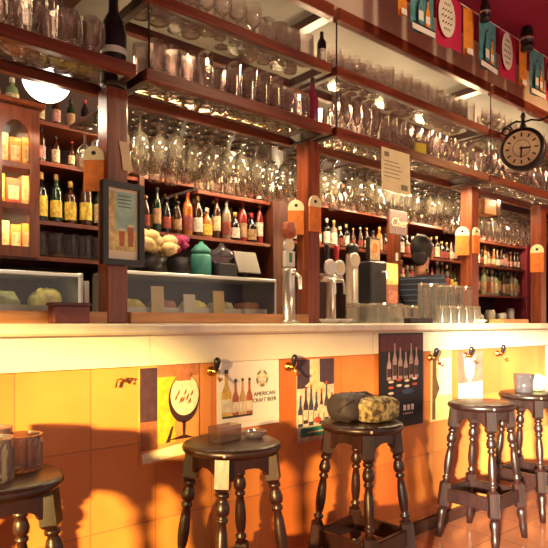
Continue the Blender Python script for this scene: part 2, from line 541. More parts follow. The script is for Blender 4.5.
# upright rods
for k, (xx, lab) in enumerate(((1.12, 'thin metal rod holding the glass shelves just right of the first post'), (2.145, 'thin metal rod holding the glass shelves by the magenta bottle'), (3.59, 'thin metal rod holding the glass shelves left of the clock'))):
    tag(MB().tube([(xx, 2.018, 2.093), (xx, 2.018, 2.343)], 0.004).tube([(xx, 2.018, 2.388), (xx, 2.018, 2.607)], 0.004).build('shelf_rod', M['iron']), lab, 'rod', 'rods between the glass shelves')
# front panes between the shelves
for bi in (1, 2):
    a, b = bays[bi]
    MB().box(a + 0.03, b - 0.03, YF + 0.004, YF + 0.008, 0.0, 0.250).build('glass_pane', M['pane'], LOWER[bi])

# hanging-glass racks behind the rear rails
def rack(a, b, y0, y1, lab):
    t = empty('stemware_rack', lab, 'glass rack', (0, 0, 2.06), 0, 'racks for hanging glasses')
    MB().box(a, b, y0 - 0.03, y1 + 0.06, 0.0, 0.012).build('board', M['darkwood'], t)
    return t

# ------------------------------------------------------------------ glass shapes
def shape(prof, mat, name, seg=14):
    k = max(i for i, (r, z) in enumerate(prof) if abs(z) <= 0.021) if abs(prof[1][1]) < 0.02 else 2
    k = max(2, min(k, len(prof) - 2))
    g = MB().lathe(prof[:k + 1], seg, mi=1, cap0=False, cap1=False)
    g.lathe(prof[k:], seg, mi=0, cap0=False, cap1=False)
    g.lathe([(r * 1.0, z) for r, z in (prof[-1], (prof[-1][0] - 0.002, prof[-1][1]))], seg, mi=1, cap0=False, cap1=False)
    return g.mesh(name, [mat, M['base']])
G = {}
G['highball'] = shape([(0.001, 0.006), (0.026, 0.004), (0.028, 0.0), (0.030, 0.01), (0.034, 0.15)], M['glass'], 'highball_glass')
G['tumbler'] = shape([(0.001, 0.010), (0.030, 0.008), (0.032, 0.0), (0.034, 0.02), (0.040, 0.095)], M['glass2'], 'tumbler')
G['beer'] = shape([(0.001, 0.012), (0.026, 0.010), (0.028, 0.0), (0.027, 0.02), (0.034, 0.12), (0.036, 0.17)], M['glass'], 'beer_glass')
G['goblet'] = shape([(0.001, 0.005), (0.033, 0.002), (0.034, 0.0), (0.006, 0.010), (0.005, 0.06), (0.016, 0.068), (0.036, 0.09), (0.040, 0.12), (0.036, 0.165)], M['glass'], 'stemmed_glass')
G['flute'] = shape([(0.001, 0.005), (0.030, 0.002), (0.031, 0.0), (0.005, 0.010), (0.004, 0.07), (0.014, 0.08), (0.024, 0.12), (0.025, 0.21)], M['glass2'], 'flute_glass')
G['mug'] = shape([(0.001, 0.012), (0.036, 0.010), (0.040, 0.0), (0.038, 0.02), (0.040, 0.06), (0.038, 0.13)], M['glass2'], 'beer_mug')
def hung(prof, mat, name):
    return shape([(r, -z) for r, z in prof], mat, name)
G['uptumbler'] = shape([(0.001, 0.010), (0.030, 0.008), (0.032, 0.0), (0.034, 0.02), (0.040, 0.105)], M['litglass'], 'upturned_tumbler')
G['upbeer'] = shape([(0.001, 0.012), (0.026, 0.010), (0.028, 0.0), (0.027, 0.02), (0.034, 0.15), (0.037, 0.235)], M['litglass'], 'upturned_beer_glass')
G['wine_h'] = hung([(0.001, 0.005), (0.034, 0.003), (0.035, 0.0), (0.006, 0.012), (0.004, 0.075), (0.014, 0.085), (0.036, 0.11), (0.041, 0.14), (0.034, 0.195)], M['hung'], 'wine_glass')
G['balloon_h'] = hung([(0.001, 0.005), (0.036, 0.003), (0.037, 0.0), (0.006, 0.012), (0.005, 0.05), (0.018, 0.062), (0.044, 0.09), (0.047, 0.125), (0.036, 0.175)], M['hung'], 'balloon_glass')
KN = {'highball': ('highball_glass', 'highball glass'), 'tumbler': ('tumbler', 'squat tumbler'), 'beer': ('beer_glass', 'tall beer glass'),
      'goblet': ('stemmed_glass', 'stemmed glass'), 'flute': ('flute_glass', 'slim flute glass'), 'mug': ('beer_mug', 'thick beer mug'),
      'uptumbler': ('tumbler', 'squat tumbler'), 'upbeer': ('beer_glass', 'tall beer glass'), 'wine_h': ('wine_glass', 'wine glass'), 'balloon_h': ('balloon_glass', 'round balloon glass')}
def stand(kind, loc, where, group, rz=0.0, up=True):
    o = put(KN[kind][0], G[kind], None, loc, (0 if up else math.pi, 0, rz))
    tag(o, 'clear %s %s' % (KN[kind][1], where), 'glass', group)
    return o

def fill_shelf(x0, x1, z, where, group, kinds, step, ys):
    for ri, yy in enumerate(ys):
        x = x0 + 0.05 + (ri % 2) * step * 0.5
        k = kinds[ri % len(kinds)]
        run = 0
        while x < x1 - 0.05:
            if run <= 0:
                k = random.choice(kinds); run = random.randint(3, 7)
            run -= 1
            if random.random() > 0.05:
                stand(k, (x + random.uniform(-.006, .006), yy + random.uniform(-.005, .005), z), where, group)
            x += step + random.uniform(-0.002, 0.006)
ZL, ZU = 2.088, 2.383
for bi, (x0, x1) in enumerate(bays):
    a = max(x0, 0.25) if bi == 0 else x0 + 0.03
    b = min(x1, 4.9) - 0.03
    fill_shelf(a, b, ZL, 'on the lower overhead shelf %s' % names[bi], 'glasses on lower overhead shelf ' + names[bi],
               ['highball', 'beer', 'goblet', 'flute'] if bi != 1 else ['goblet', 'beer', 'highball', 'mug'], 0.076, (2.075, 2.130, 2.185, 2.238))
    if bi > 0:
        fill_shelf(a, b, ZU, 'on the upper overhead shelf %s' % names[bi], 'glasses on upper overhead shelf ' + names[bi],
                   ['tumbler', 'goblet', 'highball', 'mug'], 0.080, (2.08, 2.14, 2.20))

for (a, b, ys, nm, kd) in ((1.12, 2.55, (2.36, 2.45, 2.54, 2.63, 2.72), 'right of the first post', 'wine_h'),
                       (2.62, 4.1, (2.36, 2.46, 2.56, 2.66), 'above the draught taps', 'balloon_h'),
                       (4.15, 5.6, (2.50, 2.62, 2.74), 'left of and behind the third post', 'wine_h')):
    rack(a, b, ys[0], ys[-1], 'dark board with stemmed glasses hanging below it ' + nm)
    for ri, yy in enumerate(ys):
        x = a + 0.05 + (ri % 2) * 0.045
        while x < b - 0.04:
            if random.random() > 0.06:
                o = stand(kd if random.random() < 0.8 else ('balloon_h' if kd == 'wine_h' else 'wine_h'), (x + random.uniform(-.006, .006), yy, 2.06),
                      'hanging upside down ' + nm, 'glasses hanging ' + nm)
            x += 0.094

# ------------------------------------------------------------------ back shelves
def shelf(x0, x1, z, lab):
    o = MB().box(x0, x1, 3.0, BW, z - 0.022, z, bev=0.002).build('back_shelf', M['beam'])
    tag(o, lab, 'shelf', 'back bar shelves')
    return o
def divider(x0, x1, z0, z1, lab, y0=2.985, mat='mid'):
    tag(MB().box(x0, x1, y0, BW, z0, z1, bev=0.003).build('shelf_upright', M[mat]), lab, 'upright', 'uprights of the back bar')
SH = [  # x0, x1, z, short name for the shelf, bottle style
    (1.04, 1.60, 2.145, 'top shelf right of the cabinet', 'small'),
    (1.04, 1.60, 1.945, 'second shelf right of the cabinet', 'small'),
    (1.04, 1.60, 1.650, 'third shelf right of the cabinet', 'yellow'),
    (1.63, 1.97, 1.965, 'short high shelf behind the first post', 'small'),
    (1.99, 2.56, 1.935, 'high shelf left of the second post', 'pale'),
    (1.63, 2.56, 1.660, 'lower shelf left of the second post', 'mixed'),
    (2.72, 3.86, 1.985, 'high shelf behind the taps', 'mixed'),
    (2.72, 3.86, 1.700, 'lower shelf behind the taps', 'pale'),
    (3.98, 4.86, 1.975, 'high shelf beside the bartender', 'pale'),
    (3.98, 4.86, 1.700, 'middle shelf beside the bartender', 'pale'),
    (3.98, 4.86, 1.420, 'low shelf beside the bartender', 'mixed'),
    (4.94, 6.02, 1.920, 'high shelf right of the third post', 'pale'),
    (4.94, 6.02, 1.690, 'middle shelf right of the third post', 'pale'),
    (4.94, 6.02, 1.410, 'low shelf right of the third post', 'tall'),
]
for (a, b, z, nm, st) in SH:
    shelf(a, b, z, 'red brown back bar board forming the ' + nm)
shelf(1.04, 1.60, 1.470, 'red brown back bar board with tumblers below the yellow label bottles')
divider(1.60, 1.63, 1.14, 2.30, 'narrow upright closing the shelves behind the first post')
divider(2.57, 2.71, 1.14, 2.05, 'broad wooden upright behind the second post')
divider(3.87, 3.97, 1.14, 2.05, 'upright between the two bottle shelves behind the bartender', y0=3.02)
tag(MB().box(3.70, 3.77, 2.88, 2.95, 0.0, 2.046, bev=0.004).box(3.72, 3.75, 2.878, 2.88, 1.62, 1.68, 1).build('wooden_column', [M['cab'], M['paper']]), 'reddish wooden column with a small white notice left of the bartender', 'column')
divider(4.87, 4.93, 1.14, 2.05, 'upright behind the third post')
divider(6.03, 6.20, 1.14, 2.20, 'crimson upright ending the back bar shelves', mat='endred')

# bottles
GLC = {'green': (0.008, 0.025, 0.010), 'brown': (0.045, 0.014, 0.006), 'black': (0.008, 0.006, 0.008), 'amber': (0.34, 0.11, 0.015),
       'clear': (0.22, 0.16, 0.11), 'pale green': (0.20, 0.27, 0.14), 'red': (0.22, 0.02, 0.02)}
LBC = {'cream': (0.55, 0.45, 0.28), 'white': (0.66, 0.60, 0.50), 'yellow': (0.78, 0.48, 0.06), 'red': (0.22, 0.035, 0.025), 'tan': (0.34, 0.20, 0.10), 'pink': (0.45, 0.22, 0.20)}
CPC = {'black': (0.015, 0.012, 0.012), 'gold': (0.55, 0.33, 0.10), 'white': (0.7, 0.66, 0.58), 'red': (0.40, 0.03, 0.03)}
GM = {k: plain(k.replace(' ', '_') + '_bottle_glass', v, 0.12, spec=0.6) for k, v in GLC.items()}
LM = {k: plain(k + '_label', v, 0.6, vary=0.55, scale=45) for k, v in LBC.items()}
CM = {k: plain(k + '_cap', v, 0.35) for k, v in CPC.items()}
PROF = {
    'wine': (0.036, [(0.001, 0.0), (0.034, 0.0), (0.036, 0.01), (0.036, 0.165), (0.030, 0.19), (0.015, 0.212), (0.0135, 0.25)], (0.03, 0.12), (0.0145, 0.215, 0.262)),
    'spirit': (0.037, [(0.001, 0.0), (0.036, 0.0), (0.037, 0.008), (0.037, 0.15), (0.030, 0.17), (0.014, 0.182), (0.013, 0.215)], (0.025, 0.125), (0.015, 0.205, 0.242)),
    'squat': (0.042, [(0.001, 0.0), (0.041, 0.0), (0.042, 0.01), (0.042, 0.10), (0.034, 0.13), (0.015, 0.15), (0.014, 0.175)], (0.02, 0.09), (0.017, 0.168, 0.200)),
    'beer': (0.030, [(0.001, 0.0), (0.029, 0.0), (0.030, 0.008), (0.030, 0.11), (0.024, 0.14), (0.013, 0.165), (0.012, 0.20)], (0.03, 0.095), (0.014, 0.196, 0.212)),
    'slim': (0.029, [(0.001, 0.0), (0.028, 0.0), (0.029, 0.01), (0.029, 0.17), (0.020, 0.20), (0.012, 0.22), (0.012, 0.25)], (0.05, 0.14), (0.0135, 0.235, 0.265)),
}
BC = {}
def bottle_meshes(kind, g, l, c):
    key = (kind, g, l, c)
    if key not in BC:
        r, prof, (l0, l1), (cr, c0, c1) = PROF[kind]
        bm_ = BC.setdefault(('b', kind, g), MB().lathe(prof, 14, cap1=True).mesh('bottle', GM[g]))
        lm_ = BC.setdefault(('l', kind, l), MB().lathe([(r + 0.0008, l0), (r + 0.0008, l1)], 14, cap0=False, cap1=False).mesh('bottle_label', LM[l]))
        cm_ = BC.setdefault(('c', kind, c), MB().lathe([(cr, c0), (cr, c1 - 0.003), (cr - 0.003, c1)], 10).mesh('bottle_cap', CM[c]))
        BC[key] = (bm_, lm_, cm_)
    return BC[key]
ORD = ['first', 'second', 'third', 'fourth', 'fifth', 'sixth', 'seventh', 'eighth', 'ninth', 'tenth', 'eleventh', 'twelfth', 'thirteenth', 'fourteenth', 'fifteenth', 'sixteenth', 'seventeenth', 'eighteenth', 'nineteenth', 'twentieth', 'twentyfirst', 'twentysecond']
def bottle(kind, g, l, c, loc, label, group=None, sc=1.0, slim=1.0):
    b, lm, cm = bottle_meshes(kind, g, l, c)
    o = put('bottle', b, None, loc, (0, 0, random.uniform(0, 6)))
    o.scale = (sc * slim, sc * slim, sc)
    put('label', lm, o); put('cap', cm, o)
    return tag(o, label, 'bottle', group)
STY = {
    'small': (['wine', 'spirit', 'beer'], ['black', 'green', 'brown', 'brown'], ['cream', 'tan', 'white', 'pink'], ['black', 'gold', 'red'], 0.078, 0.70),
    'yellow': (['spirit', 'wine', 'spirit'], ['green', 'brown', 'black'], ['yellow', 'yellow', 'cream'], ['black', 'gold'], 0.088, 1.0),
    'pale': (['squat', 'spirit', 'beer'], ['clear', 'brown', 'black', 'amber', 'black', 'brown'], ['white', 'cream', 'pink', 'red'], ['white', 'gold', 'black'], 0.082, 0.82),
    'mixed': (['spirit', 'wine', 'squat', 'slim', 'beer'], ['green', 'brown', 'black', 'black', 'brown', 'green', 'amber', 'clear', 'red'], ['cream', 'white', 'red', 'tan', 'yellow'], ['black', 'gold', 'white', 'red'], 0.080, 0.98),
    'tall': (['wine', 'slim', 'spirit'], ['pale green', 'clear', 'green', 'brown'], ['white', 'cream', 'red', 'tan'], ['gold', 'white', 'black'], 0.086, 1.0),
}
for (a, b, z, nm, st) in SH:
    kinds, gs, ls, cs, step, sc = STY[st]
    step *= 0.84
    for row in ((0,) if (st == 'small' or 'taps' in nm or 'bartender' in nm) else (0, 1)):
        n = int((b - a - 0.04) / step) - row
        for i in range(n):
            k, g, l, c = random.choice(kinds), random.choice(gs), random.choice(ls), random.choice(cs)
            s2 = sc * random.uniform(0.93, 1.04)
            x = a + 0.045 + step * 0.5 * row + (b - a - 0.09 - step * row) * i / max(1, n - 1)
            lab = '%s bottle, %s label, %s in %s row, %s' % (g, l, ORD[i], 'back' if row else 'front', nm.replace('the ', ''))
            assert len(lab.split()) <= 16, lab
            bottle(k, g, l, c, (x, 3.055 + 0.085 * row + random.uniform(-0.008, 0.012), z), lab, 'bottles on the ' + nm, s2, 0.84)
for i in range(7):
    stand('mug', (1.09 + i * 0.078, 3.06, 1.47), 'on the low shelf below the yellow label bottles', 'glasses on the low left shelf')

# ------------------------------------------------------------------ left cabinet
cabx0, cabx1 = 0.35, 1.03
cb_ = empty('display_cabinet', 'orange brown wooden wall cabinet with glazed arched doors left of the bottles', 'cabinet', (0, 2.9, 1.44))
MB().box(cabx0, cabx1, 0.02, 0.44, 0, 0.02).box(cabx0, cabx1, 0.02, 0.44, 0.70, 0.72).box(cabx1 - 0.02, cabx1, 0.02, 0.44, 0.02, 0.70).box(cabx0, cabx0 + 0.02, 0.02, 0.44, 0.02, 0.70).box(cabx0 + .02, cabx1 - .02, 0.42, 0.44, 0.02, 0.70).build('body', M['cab'], cb_)
MB().box(cabx0 - 0.02, cabx1 + 0.02, -0.02, 0.44, 0.72, 0.745, bev=0.006).build('cornice', M['cab'], cb_)
for xa in (cabx0 + 0.005, (cabx0 + cabx1) / 2 + 0.12):
    xb = xa + (0.33 if xa < 0.5 else cabx1 - xa - 0.005)
    d = MB()
    d.box(xa, xa + 0.045, 0, 0.02, 0.01, 0.71).box(xb - 0.045, xb, 0, 0.02, 0.01, 0.71)
    d.box(xa + 0.045, xb - 0.045, 0, 0.02, 0.01, 0.06)
    d.box(xa + 0.045, xb - 0.045, 0.002, 0.018, 0.235, 0.262).box(xa + 0.045, xb - 0.045, 0.002, 0.018, 0.425, 0.452)
    xm, hw = (xa + xb) / 2, (xb - xa) / 2 - 0.045
    d.prism([(xa + 0.045, 0.71), (xa + 0.045, 0.56)] + [(xm + hw * math.cos(R(180 - 18 * i)), 0.56 + 0.09 * math.sin(R(18 * i))) for i in range(1, 10)] + [(xb - 0.045, 0.56), (xb - 0.045, 0.71)], 0, 0.02)
    do = d.build('door', M['cab'], cb_)
    MB().box(xa + 0.046, xb - 0.046, 0.008, 0.012, 0.05, 0.66).build('pane', M['pane'], do)
M['gold'] = plain('gilded_packs', (0.75, 0.36, 0.07), 0.5, vary=0.5, scale=30)
for z in (0.02, 0.248, 0.438):
    if z > 0.1:
        MB().box(cabx0 + 0.02, cabx1 - 0.02, 0.03, 0.42, z - 0.012, z).build('shelf', M['cab'], cb_)
BOXC = [((0.72, 0.34, 0.05), 'gold'), ((0.55, 0.08, 0.04), 'red'), ((0.75, 0.55, 0.25), 'tan'), ((0.66, 0.22, 0.05), 'orange')]
lev = ['bottom', 'middle', 'top']
i = 0
for li, z in enumerate((0.02, 0.248, 0.438)):
    x = 0.72
    k = 0
    while x < 0.98:
        c, cn = BOXC[(i + li) % 4]
        wd = (0.07, 0.055, 0.065, 0.05)[i % 4]
        h = (0.165, 0.15, 0.17, 0.155)[(i + li) % 4]
        bx = MB().box(0, wd, 0, 0.08, 0, h, bev=0.003).box(wd * 0.15, wd * 0.85, -0.001, 0.0, h * 0.3, h * 0.75, 1).build('spirit_box', [plain(cn + '_carton', c, 0.5, vary=0.3, scale=40), LM['cream']], None, (x, 3.0, 1.44 + z))
        tag(bx, '%s carton, %s from the left on the %s shelf inside the glazed cabinet' % (cn, ORD[k], lev[li]), 'carton', 'cartons inside the cabinet')
        x += wd + 0.004; i += 1; k += 1
for z_ in (1.655, 1.85, 2.11):
    lamp('cabinet_fill_light', 'AREA', (0.88, 2.935, z_), 1.5, (1.0, 0.62, 0.25), (0, 0.35, -1), shape='RECTANGLE', size=0.25, size_y=0.02)  # added fill inside each compartment to make the contents glow
# bottles on top of the cabinet
for i in range(6):
    g, l = random.choice(['clear', 'pale green', 'black', 'brown']), random.choice(['white', 'cream', 'pink'])
    bottle('squat', g, l, 'white', (0.52 + i * 0.085, 3.05, 2.186), '%s bottle with %s label, %s on top of the glazed cabinet' % (g, l, ORD[i]), 'bottles on the cabinet', 0.75)

# ------------------------------------------------------------------ globe lamp
gp = at(47, 78, 2.5)
gl_ = empty('globe_lamp', 'glowing white half globe lamp hanging behind the shelf above the cabinet', 'lamp', (gp.x, 2.5, gp.z))
MB().lathe([(0.098 * math.cos(R(-90 + 6 * k)), 0.098 * math.sin(R(-90 + 6 * k))) for k in range(0, 17)], 32).build('globe', M['globe'], gl_)
MB().lathe([(0.102, 0.006), (0.102, 0.014), (0.06, 0.03), (0.02, 0.045), (0.012, 0.115)], 28).build('collar', M['darkwood'], gl_)
MB().tube([(0, 0, 0.11), (0, 0, 2.70 - gp.z)], 0.006).build('rod', M['brass'], gl_)
lamp('globe_bulb', 'POINT', (gp.x, 2.5, gp.z - 0.13), 3.5, (1.0, 0.82, 0.58), shadow_soft_size=0.05)

# ------------------------------------------------------------------ glass display cases on the counter
def vitrine(x0, x1, z1, lab, y0=2.25, y1=2.52, z0=1.138):
    t = empty('display_case', lab, 'display case', (x0, y0, z0))
    L, D, H = x1 - x0, y1 - y0, z1 - z0
    MB().box(0, L, 0, D, 0, 0.04, bev=0.004).build('base', M['steel'], t)
    MB().box(0, L, 0, D, H - 0.016, H, bev=0.003).build('lid', M['steel'], t)
    MB().box(0.01, L - 0.01, 0.004, 0.008, 0.04, H - 0.016).build('front_pane', M['pane'], t)
    for xx in (0.0, L - 0.012):
        MB().box(xx, xx + 0.012, 0.002, D, 0.04, H - 0.016).build('end_frame', M['steel'], t)
    MB().box(0.012, L - 0.012, D - 0.012, D, 0.04, H - 0.016).build('back_panel', M['deep'], t)
    return t
vitrine(-0.2, 0.955, 1.332, 'glass tapas display case with pale steel lid below the glazed cabinet')
vitrine(1.12, 1.96, 1.357, 'glass tapas display case between the framed picture and the tap tower')
lamp('case_fill_light', 'AREA', (0.62, 2.30, 1.305), 0.16, (1.0, 0.86, 0.55), (0, 0.5, -1), shape='RECTANGLE', size=0.6, size_y=0.02)  # added fill brightening the dishes in the left case
lamp('case_fill_light', 'AREA', (1.54, 2.30, 1.33), 0.16, (1.0, 0.82, 0.55), (0, 0.5, -1), shape='RECTANGLE', size=0.7, size_y=0.02)  # added fill brightening the dishes in the middle case
M['food1'] = plain('yellow_food', (0.80, 0.62, 0.18), 0.6, vary=0.4, scale=40)
M['food2'] = plain('brown_food', (0.35, 0.12, 0.06), 0.6, vary=0.5, scale=40)
M['food3'] = plain('green_food', (0.45, 0.45, 0.20), 0.6, vary=0.4, scale=40)
def dish(x, y, L, D, food, lab, z=1.178, hump=0.05):
    t = empty('tapas_dish', lab, 'dish', (x, y, z))
    MB().box(-L / 2, L / 2, -D / 2, D / 2, 0, 0.006).box(-L / 2, L / 2, -D / 2, -D / 2 + 0.006, 0.006, 0.03).box(-L / 2, L / 2, D / 2 - 0.006, D / 2, 0.006, 0.03).box(-L / 2, -L / 2 + 0.006, -D / 2 + .006, D / 2 - .006, 0.006, 0.03).box(L / 2 - 0.006, L / 2, -D / 2 + .006, D / 2 - .006, 0.006, 0.03).build('tray', M['white'], t)
    MB().blob((0, 0, 0.02), L / 2 - 0.012, D / 2 - 0.012, hump, e=0.7, jit=0.12, seed=int(x * 100), seg=28, rings=12).build('food', M[food], t)
dish(0.86, 2.37, 0.14, 0.16, 'food1', 'white tray heaped with yellow food in the case below the cabinet', hump=0.075)
dish(0.69, 2.37, 0.16, 0.16, 'food3', 'white tray of greenish food beside the yellow heap', hump=0.06)
dish(0.50, 2.37, 0.16, 0.16, 'food2', 'white tray of brown food at the near end of the left case')
for i, (xx, fd, cn) in enumerate(((1.22, 'food1', 'yellow'), (1.38, 'food2', 'brown'), (1.54, 'food1', 'golden'), (1.70, 'food3', 'greenish'), (1.86, 'food2', 'dark brown'))):
    dish(xx, 2.37, 0.14, 0.16, fd, 'white tray of %s food, %s from the framed picture in the case' % (cn, ORD[i]), hump=0.045)
for (xx, cn, cc, h) in ((1.30, 'cream', (0.72, 0.60, 0.36), 0.12), (1.46, 'white', (0.80, 0.76, 0.68), 0.09), (1.62, 'straw yellow', (0.75, 0.55, 0.22), 0.11)):
    o = MB().prism([(-0.03, 0), (0.03, 0), (0.03, h), (-0.03, h)], 0, 0.004).build('price_card', plain(cn.replace(' ', '_') + '_card', cc, 0.6), None, (xx, 2.262, 1.178), (R(-4), 0, 0))
    tag(o, '%s card standing among the dishes behind the glass of the middle case' % cn, 'card')

# things on top of the middle case
fl = empty('flower_bowl', 'bunch of cream yellow flowers in a black bowl on the middle case', 'flowers', (1.29, 2.38, 1.357))
MB().lathe([(0.03, 0), (0.05, 0.01), (0.068, 0.045), (0.064, 0.045), (0.045, 0.015)], 20, cap1=True).build('bowl', M['black'], fl)
fb = MB()
rn = random.Random(3)
for i in range(26):
    a, rr = rn.uniform(0, 6.28), rn.uniform(0.0, 0.09)
    fb.blob((rr * math.cos(a), rr * math.sin(a) * 0.7, 0.065 + rn.uniform(0, 0.05) * (1 - rr * 6)), 0.024, 0.024, 0.018, seg=8, rings=6, jit=0.25, seed=i)
fb.build('blossoms', plain('cream_petals', (0.78, 0.60, 0.28), 0.7, vary=0.25, scale=60), fl)
f2 = empty('flower_pot', 'small pot of magenta flowers beside the cream flowers', 'flowers', (1.49, 2.42, 1.357))
MB().lathe([(0.028, 0), (0.038, 0.06), (0.034, 0.06)], 16).build('pot', M['matblack'], f2)
fb = MB()
for i in range(16):
    a, rr = rn.uniform(0, 6.28), rn.uniform(0.0, 0.05)
    fb.blob((rr * math.cos(a), rr * math.sin(a), 0.085 + rn.uniform(0, 0.035)), 0.018, 0.018, 0.014, seg=8, rings=6, jit=0.25, seed=i)
fb.build('blossoms', plain('magenta_petals', (0.42, 0.03, 0.14), 0.7, vary=0.3, scale=60), f2)
tj = empty('tea_caddy', 'teal round canister with lid beside the magenta flowers', 'canister', (1.61, 2.40, 1.357))
TE = plain('teal_enamel', (0.06, 0.30, 0.26), 0.35, vary=0.15, scale=20)
MB().lathe([(0.03, 0), (0.036, 0.008), (0.036, 0.07), (0.030, 0.082)], 18).build('body', TE, tj)
MB().lathe([(0.034, 0.0825), (0.034, 0.094), (0.016, 0.112), (0.008, 0.114), (0.009, 0.122)], 18).build('lid', TE, tj)
cm = empty('coffee_grinder', 'dark squat coffee grinder with round hopper on the middle case', 'grinder', (1.73, 2.40, 1.357))
MB().box(-0.045, 0.045, -0.045, 0.045, 0, 0.06, bev=0.006).build('body', M['matblack'], cm)
MB().lathe([(0.025, 0.06), (0.048, 0.085), (0.046, 0.105), (0.012, 0.125), (0.008, 0.14)], 18).build('hopper', M['greyglass'], cm)
reg = empty('cash_screen', 'grey tilted screen on a dark stand at the end of the case', 'screen', (1.89, 2.40, 1.357))
MB().box(-0.05, 0.05, -0.03, 0.05, 0, 0.012, bev=0.003).box(-0.012, 0.012, 0.012, 0.024, 0.012, 0.05).build('stand', M['matblack'], reg)
MB().box(-0.06, 0.06, -0.004, 0.006, -0.05, 0.05, bev=0.002).build('display', plain('grey_screen', (0.28, 0.24, 0.22), 0.3), reg, (0, 0.0, 0.075), (R(-22), 0, 0))

for o_, k_ in ((fl, 1.6), (f2, 1.45), (tj, 1.4), (cm, 1.25), (reg, 1.2)):
    o_.scale = (k_, k_, k_)

# left counter: box, cards
bxo = empty('wooden_box', 'small maroon box on the counter beside the first post', 'box', (0.84, 2.085, 1.138))
MB().box(-0.065, 0.065, -0.03, 0.03, 0, 0.062, bev=0.004).build('body', plain('maroon_wood', (0.20, 0.05, 0.05), 0.5, vary=0.2, scale=30), bxo)
MB().box(-0.07, 0.07, -0.034, 0.034, 0.062, 0.074, bev=0.003).build('lid', plain('dark_maroon', (0.10, 0.03, 0.035), 0.5), bxo)
for (xx, h, nm) in ((0.975, 0.20, 'taller'), (1.0, 0.17, 'shorter')):
    o = MB().box(-0.009, 0.009, -0.06, 0.06, 0, h, bev=0.002).build('menu_card', M['paper'], None, (xx, 2.36, 1.138))
    tag(o, '%s upright white menu folder between the left case and the first post' % nm, 'menu', 'menu folders by the first post')

# framed picture on the first post
c = (at(103, 222, 2.105) + at(145, 222, 2.105)) / 2
zt, zb = at(122, 182, 2.105).z, at(122, 265, 2.105).z
fw, fh = (at(145, 0, 2.105).x - at(103, 0, 2.105).x), zt - zb
pf = empty('framed_picture', 'black framed beer advert picture hung on the first post', 'picture', (c.x, 2.105, (zt + zb) / 2), R(2))
b = 0.022
MB().box(-fw / 2, fw / 2, 0, 0.03, fh / 2 - b, fh / 2).box(-fw / 2, fw / 2, 0, 0.03, -fh / 2, -fh / 2 + b).box(-fw / 2, -fw / 2 + b, 0, 0.03, -fh / 2 + b, fh / 2 - b).box(fw / 2 - b, fw / 2, 0, 0.03, -fh / 2 + b, fh / 2 - b).build('frame', M['black'], pf)
iw, ih = fw / 2 - b, fh / 2 - b
pic = MB().box(-iw, iw, 0.016, 0.03, -ih, ih, 0)
pic.box(-iw * .45, iw * .9, 0.0145, 0.016, -ih * .2, ih * .9, 1)
pic.box(-iw * .9, -iw * .45, 0.0145, 0.016, -ih * .75, ih * .9, 2)
pic.box(-iw * .45, iw * .9, 0.0145, 0.016, -ih * .75, -ih * .2, 3)
for gx_, gh_ in ((-iw * .05, .42), (iw * .52, .55)):
    pic.prism([(gx_ - iw * .14, -ih * .62), (gx_ + iw * .14, -ih * .62), (gx_ + iw * .20, -ih * (.62 - gh_)), (gx_ - iw * .20, -ih * (.62 - gh_))], 0.0125, 0.0144, 4)
    pic.box(gx_ - iw * .20, gx_ + iw * .20, 0.0122, 0.0144, -ih * (.62 - gh_), -ih * (.54 - gh_), 0)
for k in range(4):
    pic.box(-iw * .3, iw * (.5 + .1 * (k % 2)), 0.0125, 0.0144, ih * (.78 - .1 * k), ih * (.80 - .1 * k), 5)
pic.build('picture', [plain('pic_cream', (0.88, 0.82, 0.60), 0.4), plain('pic_teal', (0.40, 0.68, 0.58), 0.4, vary=0.3, scale=14), plain('pic_gold', (0.85, 0.62, 0.25), 0.4, vary=0.4, scale=40), plain('pic_yellow', (0.88, 0.66, 0.20), 0.4, vary=0.4, scale=30), plain('pic_rust', (0.50, 0.14, 0.05), 0.4), plain('pic_dark', (0.10, 0.08, 0.04), 0.4)], pf)

# orange hanging tags on the posts
def hang_tag(px_, py_, pz, lab, rz=0.0, s=1.0, pole=True):
    t = empty('hanging_tag', lab, 'tag', (px_, py_, pz), rz, 'orange tags on the posts')
    MB().box(-0.04 * s, 0.04 * s, 0, 0.008, -0.12 * s, 0, bev=0.002).build('card', M['orange'], t)
    arch = [(-0.04 * s, 0.0)] + [(0.04 * s * math.cos(R(180 - 15 * i)), 0.012 + 0.042 * s * math.sin(R(15 * i))) for i in range(13)] + [(0.04 * s, 0.0)]
    inner = [(0.018 * s * math.cos(R(15 * i)), 0.016 + 0.02 * s * math.sin(R(15 * i))) for i in range(13)]
    MB().prism(arch[:], 0.0, 0.008).build('arched_top', M['yellowpaper'], t)
    MB().prism([(0.009 * s * math.cos(R(30 * i)), 0.026 + 0.008 * s * math.sin(R(30 * i))) for i in range(12)], -0.0015, 0.0).build('hole_mark', M['matblack'], t)
    return t
hang_tag(0.978, 2.19, 1.765, 'orange tag with pale arched top on the side of the first post', R(-40))
hang_tag(2.036, 2.19, 1.70, 'orange tag with pale arched top on the side of the second post', R(-40))
hang_tag(2.112, 2.130, 1.72, 'orange tag with pale arched top on the front of the second post', 0, 1.05)
hang_tag(3.536, 2.19, 1.72, 'orange tag with pale arched top on the side of the third post', R(-50), 1.1)
hang_tag(3.612, 2.130, 1.72, 'orange tag with pale arched top on the front of the third post')
hang_tag(4.542, 2.17, 1.68, 'orange tag with pale arched top on the post below the clock', R(-80), 1.25)
o = MB().prism([(-0.03, 0.05), (0.012, 0.05), (0.02, -0.02), (0.03, -0.06), (-0.012, -0.06), (-0.018, -0.01)], 0, 0.004).build('paper_pennant', M['yellowpaper'], None, (1.085, 2.134, 1.79))
tag(o, 'cream paper strip pinned above the right corner of the framed picture', 'paper')

